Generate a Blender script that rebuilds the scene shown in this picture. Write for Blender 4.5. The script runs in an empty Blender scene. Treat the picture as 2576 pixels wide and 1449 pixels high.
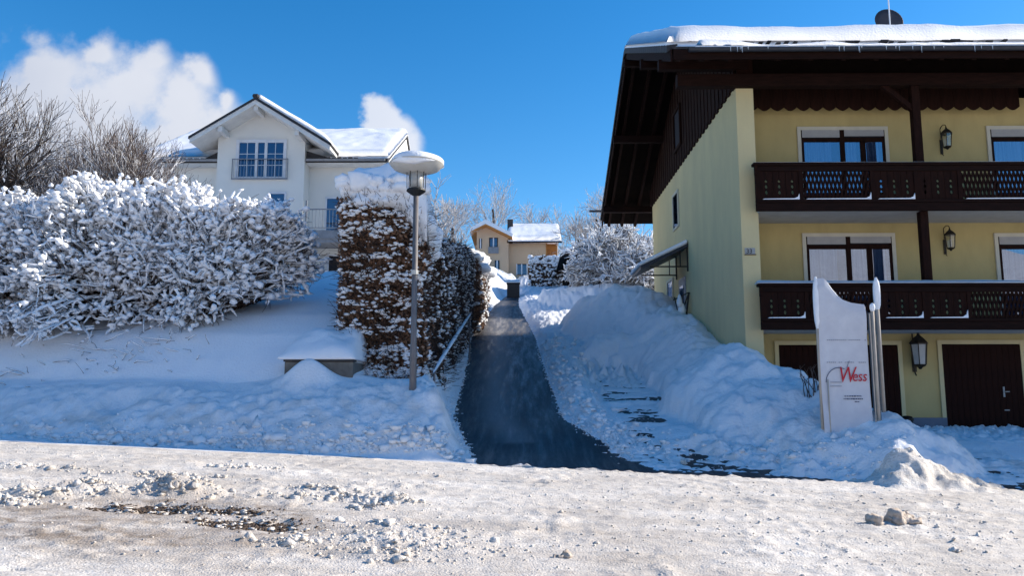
import bpy, math, random
import numpy as np
from mathutils import Vector, Matrix

R = math.radians
rng = np.random.default_rng(7)
random.seed(7)
SC = bpy.context.scene
COL = SC.collection

# ------------------------------------------------------------------ camera
PITCH, YAW, EYE, FPX = R(7.75), R(0.64), 1.6, 1980.0
cd = bpy.data.cameras.new('camera'); cam = bpy.data.objects.new('camera', cd); COL.objects.link(cam)
cd.sensor_width = 36.0; cd.lens = 36.0 * FPX / 2575.0
cd.clip_start = 0.1; cd.clip_end = 3000
cam.location = (0, 0, EYE); cam.rotation_euler = (R(90) + PITCH, 0, YAW)
SC.camera = cam

# ------------------------------------------------------------------ light
SUN_EL, SUN_AZ = R(28), R(76.3)          # azimuth measured from +Y towards +X
sd = bpy.data.lights.new('sun', 'SUN'); sun = bpy.data.objects.new('sun', sd); COL.objects.link(sun)
sd.energy = 5.0; sd.angle = R(0.53); sd.color = (1.0, 0.90, 0.76)
SDIR = Vector((math.sin(SUN_AZ) * math.cos(SUN_EL), math.cos(SUN_AZ) * math.cos(SUN_EL), math.sin(SUN_EL)))
sun.rotation_euler = SDIR.to_track_quat('Z', 'Y').to_euler(); sun.location = SDIR * 60

world = bpy.data.worlds.new('World'); SC.world = world; world.use_nodes = True
wn = world.node_tree; wn.nodes.clear()
def N(t, typ, **kw):
    n = t.nodes.new(typ)
    for k, v in kw.items(): setattr(n, k, v)
    return n
def setv(t, sock, v):
    if isinstance(v, bpy.types.NodeSocket): t.links.new(v, sock)
    else: sock.default_value = v
def MATH(t, op, a, b=0.0, c=None, clamp=False):
    n = N(t, 'ShaderNodeMath', operation=op, use_clamp=clamp)
    setv(t, n.inputs[0], a); setv(t, n.inputs[1], b)
    if c is not None: setv(t, n.inputs[2], c)
    return n.outputs[0]
sky = N(wn, 'ShaderNodeTexSky', sky_type='NISHITA', sun_disc=False)
sky.sun_elevation = SUN_EL; sky.sun_rotation = SUN_AZ
sky.altitude = 700; sky.air_density = 1.0; sky.dust_density = 0.25; sky.ozone_density = 2.2
SKY_STRENGTH = 0.130
tc = N(wn, 'ShaderNodeTexCoord'); sx = N(wn, 'ShaderNodeSeparateXYZ')
wn.links.new(tc.outputs['Generated'], sx.inputs[0])
# cloud puffs sit in fixed compass directions: u = x/y, v = z/y
yy = MATH(wn, 'MAXIMUM', sx.outputs[1], 0.02)
u0 = MATH(wn, 'DIVIDE', sx.outputs[0], yy); v0 = MATH(wn, 'DIVIDE', sx.outputs[2], yy)
nz = N(wn, 'ShaderNodeTexNoise'); nz.inputs['Scale'].default_value = 6.5; nz.inputs['Detail'].default_value = 7.0; nz.inputs['Roughness'].default_value = 0.6
cmb = N(wn, 'ShaderNodeCombineXYZ'); wn.links.new(u0, cmb.inputs[0]); wn.links.new(v0, cmb.inputs[1])
wn.links.new(cmb.outputs[0], nz.inputs['Vector'])
nfac = nz.outputs['Fac']
def uv(px, py):
    dx = (px - 1287.5) / FPX; dy = (724.5 - py) / FPX
    Y = math.cos(PITCH) - dy * math.sin(PITCH); Z = math.sin(PITCH) + dy * math.cos(PITCH)
    x2 = dx * math.cos(YAW) - Y * math.sin(YAW); y2 = dx * math.sin(YAW) + Y * math.cos(YAW)
    return x2 / y2, Z / y2
def W(px, py, D):
    a, b = uv(px, py)
    return (a * D, D, EYE + b * D)
wpn = N(wn, 'ShaderNodeTexNoise'); wpn.inputs['Scale'].default_value = 13.0; wpn.inputs['Detail'].default_value = 6.0; wn.links.new(cmb.outputs[0], wpn.inputs['Vector'])
wps = N(wn, 'ShaderNodeSeparateColor'); wn.links.new(wpn.outputs['Color'], wps.inputs[0])
uw = MATH(wn, 'ADD', u0, MATH(wn, 'MULTIPLY', MATH(wn, 'SUBTRACT', wps.outputs[0], 0.5), 0.085))
vw = MATH(wn, 'ADD', v0, MATH(wn, 'MULTIPLY', MATH(wn, 'SUBTRACT', wps.outputs[1], 0.5), 0.085))
puffs = [(-20, 310, 160), (60, 410, 200), (210, 430, 210), (200, 270, 160), (90, 250, 110), (140, 190, 100), (60, 330, 130), (330, 210, 120), (250, 330, 170), (440, 260, 110), (470, 380, 170), (545, 330, 90),
         (300, 480, 190), (120, 480, 180), (500, 190, 55), (-60, 330, 120), (370, 150, 60), (250, 140, 50), (560, 250, 40)]
small = [(945, 300, 42), (985, 325, 55), (1020, 370, 60), (1040, 430, 60), (1010, 480, 70)]
def field(lst):
    m = None
    for px, py, r in lst:
        a, b = uv(px, py); rr = r / FPX * 1.03
        du = MATH(wn, 'SUBTRACT', uw, a); dv = MATH(wn, 'SUBTRACT', vw, b)
        d = MATH(wn, 'SQRT', MATH(wn, 'ADD', MATH(wn, 'MULTIPLY', du, du), MATH(wn, 'MULTIPLY', dv, dv)))
        f = MATH(wn, 'SUBTRACT', 1.0, MATH(wn, 'DIVIDE', d, rr))
        if m is None: m = f
        else:
            mm = N(wn, 'ShaderNodeMath', operation='SMOOTH_MAX'); wn.links.new(m, mm.inputs[0]); wn.links.new(f, mm.inputs[1]); mm.inputs[2].default_value = 0.6
            m = mm.outputs[0]
    return m
nb = MATH(wn, 'MULTIPLY', MATH(wn, 'SUBTRACT', nfac, 0.5), 2.5)
fb = MATH(wn, 'ADD', field(puffs), nb)
nb2 = MATH(wn, 'MULTIPLY', MATH(wn, 'SUBTRACT', nfac, 0.5), 3.0)
fs = MATH(wn, 'ADD', field(small), nb2)
def sstep(x, a, b):
    n = N(wn, 'ShaderNodeMapRange', interpolation_type='SMOOTHSTEP'); wn.links.new(x, n.inputs[0])
    n.inputs[1].default_value = a; n.inputs[2].default_value = b; return n.outputs[0]
amask = MATH(wn, 'MAXIMUM', sstep(fb, -0.15, 0.62), MATH(wn, 'MULTIPLY', sstep(fs, -0.05, 0.6), 0.85))
front = N(wn, 'ShaderNodeMapRange'); wn.links.new(sx.outputs[1], front.inputs[0]); front.inputs[1].default_value = 0.05; front.inputs[2].default_value = 0.2
amask = MATH(wn, 'MULTIPLY', amask, front.outputs[0])
nz2 = N(wn, 'ShaderNodeTexNoise'); nz2.inputs['Scale'].default_value = 4.0; nz2.inputs['Detail'].default_value = 4.0
wn.links.new(cmb.outputs[0], nz2.inputs['Vector'])
cr = N(wn, 'ShaderNodeMix', data_type='RGBA')
bright = MATH(wn, 'ADD', MATH(wn, 'MULTIPLY', nz2.outputs['Fac'], 0.9), MATH(wn, 'MULTIPLY', MATH(wn, 'ADD', u0, 0.50), 1.6), clamp=True)
wn.links.new(bright, cr.inputs[0]); cr.inputs[6].default_value = (2.5, 2.8, 3.5, 1); cr.inputs[7].default_value = (4.4, 4.5, 4.8, 1)
hs = N(wn, 'ShaderNodeHueSaturation'); hs.inputs['Saturation'].default_value = 1.4; hs.inputs['Value'].default_value = 1.0
wn.links.new(sky.outputs[0], hs.inputs['Color'])
mx = N(wn, 'ShaderNodeMix', data_type='RGBA'); wn.links.new(amask, mx.inputs[0]); wn.links.new(hs.outputs[0], mx.inputs[6]); wn.links.new(cr.outputs[2], mx.inputs[7])
bg = N(wn, 'ShaderNodeBackground'); bg.inputs[1].default_value = SKY_STRENGTH
wn.links.new(mx.outputs[2], bg.inputs[0])
wo = N(wn, 'ShaderNodeOutputWorld'); wn.links.new(bg.outputs[0], wo.inputs[0])

vs = SC.view_settings
SC.display_settings.display_device = 'sRGB'
vs.view_transform = 'Standard'; vs.look = 'None'; vs.gamma = 1.0; vs.use_curve_mapping = False; vs.exposure = 0.66
SC.cycles.max_bounces = 6; SC.cycles.diffuse_bounces = 3; SC.cycles.glossy_bounces = 3; SC.cycles.transmission_bounces = 4
SC.cycles.transparent_max_bounces = 6
SC.cycles.use_denoising = True
SC.cycles.sample_clamp_indirect = 4.0

# ------------------------------------------------------------------ materials
def mat(name, c1, c2=None, scale=4.0, rough=0.8, bump=0.0, bscale=40.0, detail=5.0, metallic=0.0, spec=0.3, stretch=None, island=0.0, sss=0.0):
    m = bpy.data.materials.new(name); m.use_nodes = True; t = m.node_tree
    b = t.nodes['Principled BSDF']
    b.inputs['Roughness'].default_value = rough; b.inputs['Metallic'].default_value = metallic
    b.inputs['Specular IOR Level'].default_value = spec
    if sss: 
        b.inputs['Subsurface Weight'].default_value = sss; b.inputs['Subsurface Radius'].default_value = (0.02, 0.03, 0.05); b.inputs['Subsurface Scale'].default_value = 1.0
    tcn = N(t, 'ShaderNodeTexCoord'); vec = tcn.outputs['Object']
    if stretch:
        mp = N(t, 'ShaderNodeMapping'); mp.inputs['Scale'].default_value = stretch; t.links.new(vec, mp.inputs[0]); vec = mp.outputs[0]
    if c2 is None: c2 = tuple(c * 0.82 for c in c1)
    n1 = N(t, 'ShaderNodeTexNoise'); n1.inputs['Scale'].default_value = scale; n1.inputs['Detail'].default_value = detail; n1.inputs['Roughness'].default_value = 0.62
    t.links.new(vec, n1.inputs['Vector'])
    mr = N(t, 'ShaderNodeMapRange'); t.links.new(n1.outputs['Fac'], mr.inputs[0]); mr.inputs[1].default_value = 0.32; mr.inputs[2].default_value = 0.68
    mixc = N(t, 'ShaderNodeMix', data_type='RGBA'); t.links.new(mr.outputs[0], mixc.inputs[0])
    mixc.inputs[6].default_value = (*c1, 1); mixc.inputs[7].default_value = (*c2, 1)
    out = mixc.outputs[2]
    if island:
        g = N(t, 'ShaderNodeNewGeometry')
        h = N(t, 'ShaderNodeHueSaturation'); t.links.new(out, h.inputs['Color'])
        v = MATH(t, 'ADD', MATH(t, 'MULTIPLY', g.outputs['Random Per Island'], island * 2), 1 - island)
        t.links.new(v, h.inputs['Value']); out = h.outputs[0]
    t.links.new(out, b.inputs['Base Color'])
    if bump:
        n2 = N(t, 'ShaderNodeTexNoise'); n2.inputs['Scale'].default_value = bscale; n2.inputs['Detail'].default_value = 6.0
        t.links.new(vec, n2.inputs['Vector'])
        bp = N(t, 'ShaderNodeBump'); bp.inputs['Strength'].default_value = 0.6; bp.inputs['Distance'].default_value = bump
        t.links.new(n2.outputs['Fac'], bp.inputs['Height']); t.links.new(bp.outputs[0], b.inputs['Normal'])
    return m
M = {}
M['snow'] = mat('fresh_snow', (0.86, 0.87, 0.89), (0.80, 0.82, 0.86), 1.5, 0.65, 0.02, 22, spec=0.25)
M['snow_fine'] = mat('branch_snow', (0.88, 0.89, 0.91), (0.80, 0.82, 0.86), 6, 0.7, 0.01, 60, spec=0.2)
M['snow_dirty'] = mat('dirty_snow', (0.36, 0.28, 0.215), (0.58, 0.50, 0.43), 14, 0.7, 0.02, 60)
M['gravel'] = mat('wet_grit', (0.022, 0.013, 0.010), (0.17, 0.125, 0.095), 26, 0.85, 0.03, 70)
M['plaster_y'] = mat('yellow_plaster', (0.52, 0.415, 0.185), (0.43, 0.34, 0.15), 1.6, 0.9, 0.006, 90, stretch=(1, 1, .4))
M['plaster_p'] = mat('pale_yellow_plaster', (0.64, 0.545, 0.30), (0.55, 0.47, 0.27), 1.3, 0.9, 0.006, 90, stretch=(1, 1, .4))
M['plinth'] = mat('grey_blue_plinth', (0.16, 0.19, 0.24), (0.12, 0.15, 0.2), 3, 0.85, 0.006, 70)
M['trim'] = mat('cream_trim', (0.60, 0.56, 0.45), (0.52, 0.49, 0.40), 3, 0.85)
M['soffit_w'] = mat('balcony_slab_paint', (0.45, 0.45, 0.43), None, 3, 0.9)
M['wood'] = mat('dark_stained_wood', (0.024, 0.009, 0.006), (0.011, 0.005, 0.004), 6, 0.8, 0.004, 60, stretch=(3, 3, 0.5), spec=0.08)
M['woodh'] = mat('dark_stained_beam', (0.020, 0.0085, 0.0065), (0.010, 0.005, 0.004), 6, 0.8, 0.004, 60, stretch=(0.5, 3, 3), spec=0.08)
M['wood_black'] = mat('nearly_black_wood', (0.008, 0.005, 0.004), (0.005, 0.0035, 0.003), 5, 0.9, spec=0.05)
M['garage'] = mat('garage_door_wood', (0.026, 0.009, 0.006), (0.014, 0.006, 0.005), 8, 0.8, 0.003, 60, stretch=(3, 3, 0.4), spec=0.08)
M['shutter'] = mat('roller_shutter', (0.40, 0.39, 0.38), (0.34, 0.335, 0.33), 6, 0.6)
M['iron'] = mat('wrought_iron', (0.03, 0.027, 0.024), (0.05, 0.04, 0.03), 20, 0.5, metallic=0.6)
M['tile'] = mat('dark_roof_tile', (0.05, 0.045, 0.045), (0.03, 0.028, 0.03), 8, 0.7)
M['gutter'] = mat('gutter_metal', (0.05, 0.055, 0.065), (0.035, 0.04, 0.05), 5, 0.45, metallic=0.5)
M['white'] = mat('white_render', (0.76, 0.75, 0.70), (0.71, 0.70, 0.66), 0.7, 0.9, 0.004, 80)
M['whitewood'] = mat('white_painted_wood', (0.74, 0.73, 0.70), None, 3, 0.7)
M['greymetal'] = mat('grey_metal', (0.28, 0.29, 0.31), (0.2, 0.21, 0.23), 6, 0.5, metallic=0.3)
M['winframe'] = mat('white_window_frame', (0.72, 0.74, 0.78), None, 3, 0.5)
M['post'] = mat('galvanised_post', (0.13, 0.12, 0.125), (0.2, 0.19, 0.19), 9, 0.55, metallic=0.3, stretch=(3, 3, 0.6))
M['lampdark'] = mat('lamp_housing', (0.02, 0.02, 0.02), None, 5, 0.5)
M['dish'] = mat('lamp_dish', (0.55, 0.54, 0.50), (0.48, 0.47, 0.44), 6, 0.6)
M['bark'] = mat('dark_bark', (0.045, 0.032, 0.026), (0.09, 0.07, 0.06), 12, 0.9, 0.01, 60)
M['twig'] = mat('shrub_twig', (0.040, 0.026, 0.021), (0.075, 0.05, 0.042), 12, 0.9)
M['twigred'] = mat('reddish_twig', (0.075, 0.055, 0.048), (0.12, 0.09, 0.08), 12, 0.9)
M['frost'] = mat('frosted_twig', (0.22, 0.20, 0.20), (0.58, 0.58, 0.60), 3, 0.9)
M['leaf'] = mat('dry_beech_leaf', (0.27, 0.15, 0.09), (0.12, 0.068, 0.045), 5, 0.7, island=0.65)
M['leafdark'] = mat('dark_hedge_leaf', (0.065, 0.045, 0.032), (0.12, 0.065, 0.038), 5, 0.7, island=0.6)
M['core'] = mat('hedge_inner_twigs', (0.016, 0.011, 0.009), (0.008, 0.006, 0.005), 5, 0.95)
M['peach'] = mat('peach_render', (0.62, 0.45, 0.30), (0.57, 0.41, 0.28), 1, 0.9)
M['orange_wood'] = mat('orange_wood', (0.50, 0.22, 0.06), (0.40, 0.17, 0.05), 3, 0.7)
M['concrete'] = mat('grey_concrete', (0.17, 0.16, 0.14), (0.11, 0.10, 0.09), 6, 0.9, 0.006, 50)
M['binm'] = mat('black_plastic', (0.008, 0.009, 0.012), None, 5, 0.5)
M['signface'] = mat('rimed_sign_face', (0.60, 0.61, 0.65), (0.52, 0.53, 0.58), 4, 0.7)
M['signw'] = mat('sign_panel_white', (0.72, 0.72, 0.74), (0.66, 0.66, 0.70), 4, 0.5)
M['signpole'] = mat('beige_sign_pole', (0.50, 0.42, 0.34), (0.40, 0.34, 0.28), 6, 0.6)
M['red'] = mat('red_paint', (0.55, 0.02, 0.04), (0.40, 0.015, 0.03), 9, 0.5)
M['ink'] = mat('dark_lettering', (0.05, 0.06, 0.12), None, 5, 0.6)
M['lamp_glass_m'] = mat('frosted_lamp_glass', (0.45, 0.45, 0.43), (0.35, 0.36, 0.36), 10, 0.3)
M['slate'] = mat('satellite_dish_paint', (0.055, 0.05, 0.06), None, 5, 0.6)
M['plate'] = mat('number_plate_metal', (0.36, 0.37, 0.36), None, 5, 0.5)
M['canopy'] = mat('canopy_dark', (0.03, 0.035, 0.05), None, 5, 0.5)
M['doorblue'] = mat('grey_blue_door', (0.10, 0.12, 0.15), (0.3, 0.32, 0.36), 5, 0.5)
def glassmat(name, tint, refl, inner):
    m = bpy.data.materials.new(name); m.use_nodes = True; t = m.node_tree; t.nodes.clear()
    o = N(t, 'ShaderNodeOutputMaterial'); mixs = N(t, 'ShaderNodeMixShader')
    g = N(t, 'ShaderNodeBsdfGlossy'); g.inputs['Roughness'].default_value = 0.01; g.inputs['Color'].default_value = (*tint, 1)
    tr = N(t, 'ShaderNodeBsdfTransparent'); tr.inputs['Color'].default_value = (*inner, 1)
    tcn = N(t, 'ShaderNodeTexCoord'); nn = N(t, 'ShaderNodeTexNoise'); nn.inputs['Scale'].default_value = 0.8; nn.inputs['Detail'].default_value = 1.0
    t.links.new(tcn.outputs['Object'], nn.inputs['Vector'])
    bp = N(t, 'ShaderNodeBump'); bp.inputs['Distance'].default_value = 0.01; bp.inputs['Strength'].default_value = 0.5; t.links.new(nn.outputs['Fac'], bp.inputs['Height'])
    t.links.new(bp.outputs[0], g.inputs['Normal'])
    mixs.inputs[0].default_value = refl
    t.links.new(tr.outputs[0], mixs.inputs[1]); t.links.new(g.outputs[0], mixs.inputs[2]); t.links.new(mixs.outputs[0], o.inputs[0])
    return m
M['glass'] = glassmat('window_glass', (0.85, 0.9, 1.0), 0.24, (0.6, 0.68, 0.78))
M['glass_b'] = glassmat('far_window_glass', (0.7, 0.8, 1.0), 0.16, (0.2, 0.26, 0.42))
M['curtain'] = mat('white_curtain', (0.62, 0.65, 0.70), (0.16, 0.19, 0.26), 4, 0.9, stretch=(7, 1, 0.15))  # darker vertical bands paint shade into the folds of a flat sheet
M['room'] = mat('dark_room', (0.02, 0.022, 0.03), None, 3, 0.9)
M['clearglass'] = glassmat('lamp_glass', (0.9, 0.9, 0.9), 0.12, (0.9, 0.92, 0.92))
M['ice'] = mat('icicle_ice', (0.5, 0.56, 0.62), None, 5, 0.3)

# snow on the street: packed, with grit stains that belong to the place
def street_snow():
    m = bpy.data.materials.new('packed_street_snow'); m.use_nodes = True; t = m.node_tree; b = t.nodes['Principled BSDF']
    b.inputs['Roughness'].default_value = 0.6; b.inputs['Specular IOR Level'].default_value = 0.25
    tcn = N(t, 'ShaderNodeTexCoord'); vec = tcn.outputs['Object']
    def noise(sc, det=6.0, st=None, lo=0.35, hi=0.65, rough=0.6):
        v = vec
        if st:
            mp = N(t, 'ShaderNodeMapping'); mp.inputs['Scale'].default_value = st; t.links.new(vec, mp.inputs[0]); v = mp.outputs[0]
        n = N(t, 'ShaderNodeTexNoise'); n.inputs['Scale'].default_value = sc; n.inputs['Detail'].default_value = det; n.inputs['Roughness'].default_value = rough
        t.links.new(v, n.inputs['Vector'])
        r = N(t, 'ShaderNodeMapRange'); t.links.new(n.outputs['Fac'], r.inputs[0]); r.inputs[1].default_value = lo; r.inputs[2].default_value = hi
        return r.outputs[0]
    def mixc(f, a, bb):
        x = N(t, 'ShaderNodeMix', data_type='RGBA'); setv(t, x.inputs[0], f)
        for s, v in ((x.inputs[6], a), (x.inputs[7], bb)):
            if isinstance(v, tuple): s.default_value = (*v, 1)
            else: t.links.new(v, s)
        return x.outputs[2]
    base = mixc(noise(1.1, 7, (.5, 1.6, 1)), (0.82, 0.775, 0.72), (0.58, 0.53, 0.475))
    base = mixc(MATH(t, 'MULTIPLY', noise(30, 5, (.7, 1.2, 1), 0.50, 0.68), 0.62), base, (0.36, 0.305, 0.255))
    base = mixc(MATH(t, 'MULTIPLY', noise(8, 6, (0.45, 1.3, 1), 0.50, 0.72), 0.55), base, (0.42, 0.37, 0.33))
    at = N(t, 'ShaderNodeAttribute', attribute_name='dirt')
    dn = MATH(t, 'MULTIPLY', at.outputs['Fac'], noise(3.0, 8, (0.6, 1.2, 1), 0.34, 0.56, 0.72))
    base = mixc(dn, base, mixc(noise(5), (0.27, 0.215, 0.165), (0.46, 0.40, 0.35)))
    t.links.new(base, b.inputs['Base Color'])
    n2 = N(t, 'ShaderNodeTexNoise'); n2.inputs['Scale'].default_value = 45; n2.inputs['Detail'].default_value = 6.0; t.links.new(vec, n2.inputs['Vector'])
    bp = N(t, 'ShaderNodeBump'); bp.inputs['Strength'].default_value = 0.8; bp.inputs['Distance'].default_value = 0.02
    t.links.new(n2.outputs['Fac'], bp.inputs['Height']); t.links.new(bp.outputs[0], b.inputs['Normal'])
    return m
M['street'] = street_snow()
def bank_snow():
    m = mat('ploughed_snow', (0.84, 0.845, 0.86), (0.77, 0.78, 0.80), 1.2, 0.65, 0.03, 18, spec=0.25)
    t = m.node_tree; b = t.nodes['Principled BSDF']; src = b.inputs['Base Color'].links[0].from_socket
    at = N(t, 'ShaderNodeAttribute', attribute_name='dirt')
    n = N(t, 'ShaderNodeTexNoise'); n.inputs['Scale'].default_value = 3.0; n.inputs['Detail'].default_value = 7.0
    tcn = N(t, 'ShaderNodeTexCoord'); t.links.new(tcn.outputs['Object'], n.inputs['Vector'])
    r = N(t, 'ShaderNodeMapRange'); t.links.new(n.outputs['Fac'], r.inputs[0]); r.inputs[1].default_value = 0.42; r.inputs[2].default_value = 0.68
    x = N(t, 'ShaderNodeMix', data_type='RGBA'); t.links.new(MATH(t, 'MULTIPLY', at.outputs['Fac'], r.outputs[0]), x.inputs[0])
    t.links.new(src, x.inputs[6]); x.inputs[7].default_value = (0.50, 0.45, 0.40, 1); t.links.new(x.outputs[2], b.inputs['Base Color'])
    return m
M['bank'] = bank_snow()
def asphalt():
    m = mat('wet_asphalt', (0.010, 0.0105, 0.014), (0.020, 0.021, 0.027), 6, 0.75, 0.006, 120, spec=0.3)
    t = m.node_tree; b = t.nodes['Principled BSDF']; src = b.inputs['Base Color'].links[0].from_socket
    tcn = N(t, 'ShaderNodeTexCoord'); mp = N(t, 'ShaderNodeMapping'); mp.inputs['Scale'].default_value = (4.0, 0.35, 1); t.links.new(tcn.outputs['Object'], mp.inputs[0])
    n = N(t, 'ShaderNodeTexNoise'); n.inputs['Scale'].default_value = 1.6; n.inputs['Detail'].default_value = 8.0; n.inputs['Roughness'].default_value = 0.7; t.links.new(mp.outputs[0], n.inputs['Vector'])
    r = N(t, 'ShaderNodeMapRange'); t.links.new(n.outputs['Fac'], r.inputs[0]); r.inputs[1].default_value = 0.44; r.inputs[2].default_value = 1.25
    at = N(t, 'ShaderNodeAttribute', attribute_name='dirt')  # mask of the pale streak and the painted sun patch
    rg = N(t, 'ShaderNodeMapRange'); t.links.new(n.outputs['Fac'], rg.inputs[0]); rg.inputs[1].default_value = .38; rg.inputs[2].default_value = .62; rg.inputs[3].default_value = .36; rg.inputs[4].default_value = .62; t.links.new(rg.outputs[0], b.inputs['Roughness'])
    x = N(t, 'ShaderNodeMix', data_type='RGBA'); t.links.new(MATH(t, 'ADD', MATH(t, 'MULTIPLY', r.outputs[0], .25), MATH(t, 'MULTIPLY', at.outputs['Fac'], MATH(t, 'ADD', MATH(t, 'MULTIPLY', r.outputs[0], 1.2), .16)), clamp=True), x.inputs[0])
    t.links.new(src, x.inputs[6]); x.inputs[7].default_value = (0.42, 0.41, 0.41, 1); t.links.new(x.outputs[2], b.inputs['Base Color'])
    return m
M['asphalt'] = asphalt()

# ------------------------------------------------------------------ object helpers
ROOT = {}
def props(o, label=None, cat=None, group=None, kind=None):
    if label: o['label'] = label
    if cat: o['category'] = cat
    if group: o['group'] = group
    if kind: o['kind'] = kind
    return o
def thing(name, label, cat, loc=(0, 0, 0), group=None):
    o = bpy.data.objects.new(name, None); COL.objects.link(o); o.location = loc
    o.empty_display_size = 0.3
    ROOT[o.name] = Vector(loc)
    return props(o, label, cat, group)
def base_of(o):
    while o.parent: o = o.parent
    return Vector(o.location)
def link(name, me, parent=None, loc=None, **kw):
    o = bpy.data.objects.new(name, me); COL.objects.link(o)
    if parent is not None: o.parent = parent
    if loc is not None: o.location = loc
    return props(o, **kw)
def mesh_np(name, V, F, material, parent=None, smooth=False, top=False, **kw):
    """F: (n,3) or (n,4) int array, or list of lists"""
    V = np.asarray(V, dtype=np.float32).reshape(-1, 3)
    if parent is not None:
        V = V - np.array(base_of(parent), dtype=np.float32)
    loc = None
    me = bpy.data.meshes.new(name)
    if isinstance(F, np.ndarray):
        k = F.shape[1]; n = F.shape[0]
        me.vertices.add(len(V)); me.vertices.foreach_set('co', V.ravel())
        me.loops.add(n * k); me.loops.foreach_set('vertex_index', F.astype(np.int32).ravel())
        me.polygons.add(n); me.polygons.foreach_set('loop_start', np.arange(0, n * k, k, dtype=np.int32))
        me.update(calc_edges=True)
    else:
        me.from_pydata([tuple(map(float, v)) for v in V], [], F); me.update()
    if smooth: me.polygons.foreach_set('use_smooth', np.ones(len(me.polygons), dtype=bool))
    me.materials.append(material)
    return link(name, me, parent, loc, **kw)
class MB:
    def __init__(s): s.v = []; s.f = []
    def add(s, V, F):
        n = len(s.v); s.v += [tuple(p) for p in V]; s.f += [[i + n for i in f] for f in F]; return s
    def box(s, x0, x1, y0, y1, z0, z1):
        V = [(x, y, z) for z in (z0, z1) for y in (y0, y1) for x in (x0, x1)]
        return s.add(V, [[0, 2, 3, 1], [4, 5, 7, 6], [0, 1, 5, 4], [2, 6, 7, 3], [0, 4, 6, 2], [1, 3, 7, 5]])
    def hexa(s, V):   # 8 points in the order of box()
        return s.add(V, [[0, 2, 3, 1], [4, 5, 7, 6], [0, 1, 5, 4], [2, 6, 7, 3], [0, 4, 6, 2], [1, 3, 7, 5]])
    def bar(s, p, q, w, h=None, up=(0, 0, 1)):
        h = h or w; p = Vector(p); q = Vector(q); d = (q - p).normalized(); up = Vector(up)
        a = d.cross(up)
        if a.length < 1e-4: a = d.cross(Vector((1, 0, 0)))
        a.normalize(); b = a.cross(d).normalized(); a = a * w / 2; b = b * h / 2
        return s.hexa([p - a - b, p + a - b, q - a - b, q + a - b, p - a + b, p + a + b, q - a + b, q + a + b])
    def tube(s, pts, rad, n=8, cap=True):
        pts = [Vector(p) for p in pts]; m = len(pts); V = []
        if not hasattr(rad, '__len__'): rad = [rad] * m
        for i, p in enumerate(pts):
            d = (pts[min(i + 1, m - 1)] - pts[max(i - 1, 0)]).normalized()
            a = d.cross(Vector((0, 0, 1)))
            if a.length < 1e-3: a = d.cross(Vector((0, 1, 0)))
            a.normalize(); b = a.cross(d)
            for j in range(n):
                t = 2 * math.pi * j / n; V.append(p + (a * math.cos(t) + b * math.sin(t)) * rad[i])
        F = [[i * n + j, i * n + (j + 1) % n, (i + 1) * n + (j + 1) % n, (i + 1) * n + j] for i in range(m - 1) for j in range(n)]
        if cap: F += [list(range(n))[::-1], [(m - 1) * n + j for j in range(n)]]
        return s.add(V, F)
    def lathe(s, c, prof, n=20):     # prof [(r,z)...]
        c = Vector(c); V = []; m = len(prof)
        for r, z in prof:
            for j in range(n):
                t = 2 * math.pi * j / n; V.append(c + Vector((r * math.cos(t), r * math.sin(t), z)))
        F = [[i * n + j, i * n + (j + 1) % n, (i + 1) * n + (j + 1) % n, (i + 1) * n + j] for i in range(m - 1) for j in range(n)]
        F += [list(range(n))[::-1], [(m - 1) * n + j for j in range(n)]]
        return s.add(V, F)
    def prism(s, poly, y0, y1, axis='y'):  # poly in the two other axes, convex or simple
        n = len(poly); V = []
        for y in (y0, y1):
            for a, b in poly:
                V.append({'y': (a, y, b), 'x': (y, a, b), 'z': (a, b, y)}[axis])
        F = [list(range(n)), list(range(2 * n - 1, n - 1, -1))] + [[i, i + n, (i + 1) % n + n, (i + 1) % n] for i in range(n)]
        return s.add(V, F)
    def build(s, name, material, parent=None, smooth=False, bevel=0, **kw):
        o = mesh_np(name, s.v, s.f, material, parent, smooth, **kw)
        if bevel:
            b = o.modifiers.new('bevel', 'BEVEL'); b.width = bevel; b.segments = 1; b.limit_method = 'ANGLE'
        return o
def BX(name, m, parent, x0, x1, y0, y1, z0, z1, bevel=0, **kw):
    return MB().box(x0, x1, y0, y1, z0, z1).build(name, m, parent, bevel=bevel, **kw)

# fast value-noise on arrays
_P = rng.random((256, 256)).astype(np.float64)
def vnoise(x, y):
    xi = np.floor(x).astype(int); yi = np.floor(y).astype(int); xf = x - xi; yf = y - yi
    u = xf * xf * (3 - 2 * xf); v = yf * yf * (3 - 2 * yf)
    a = _P[xi & 255, yi & 255]; b = _P[(xi + 1) & 255, yi & 255]; c = _P[xi & 255, (yi + 1) & 255]; d = _P[(xi + 1) & 255, (yi + 1) & 255]
    return (a * (1 - u) + b * u) * (1 - v) + (c * (1 - u) + d * u) * v
def fbm(x, y, sc, o=4, g=0.5):
    x = x * sc; y = y * sc; s = 0; a = 1; t = 0
    for i in range(o):
        s = s + a * (vnoise(x + 17.3 * i, y + 9.1 * i) - 0.5) * 2; t += a; a *= g
        x, y = 2.03 * (0.8 * x - 0.6 * y), 2.03 * (0.6 * x + 0.8 * y)
    return s / t
def sm(x, a, b):
    t = np.clip((x - a) / (b - a), 0, 1); return t * t * (3 - 2 * t)

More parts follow.
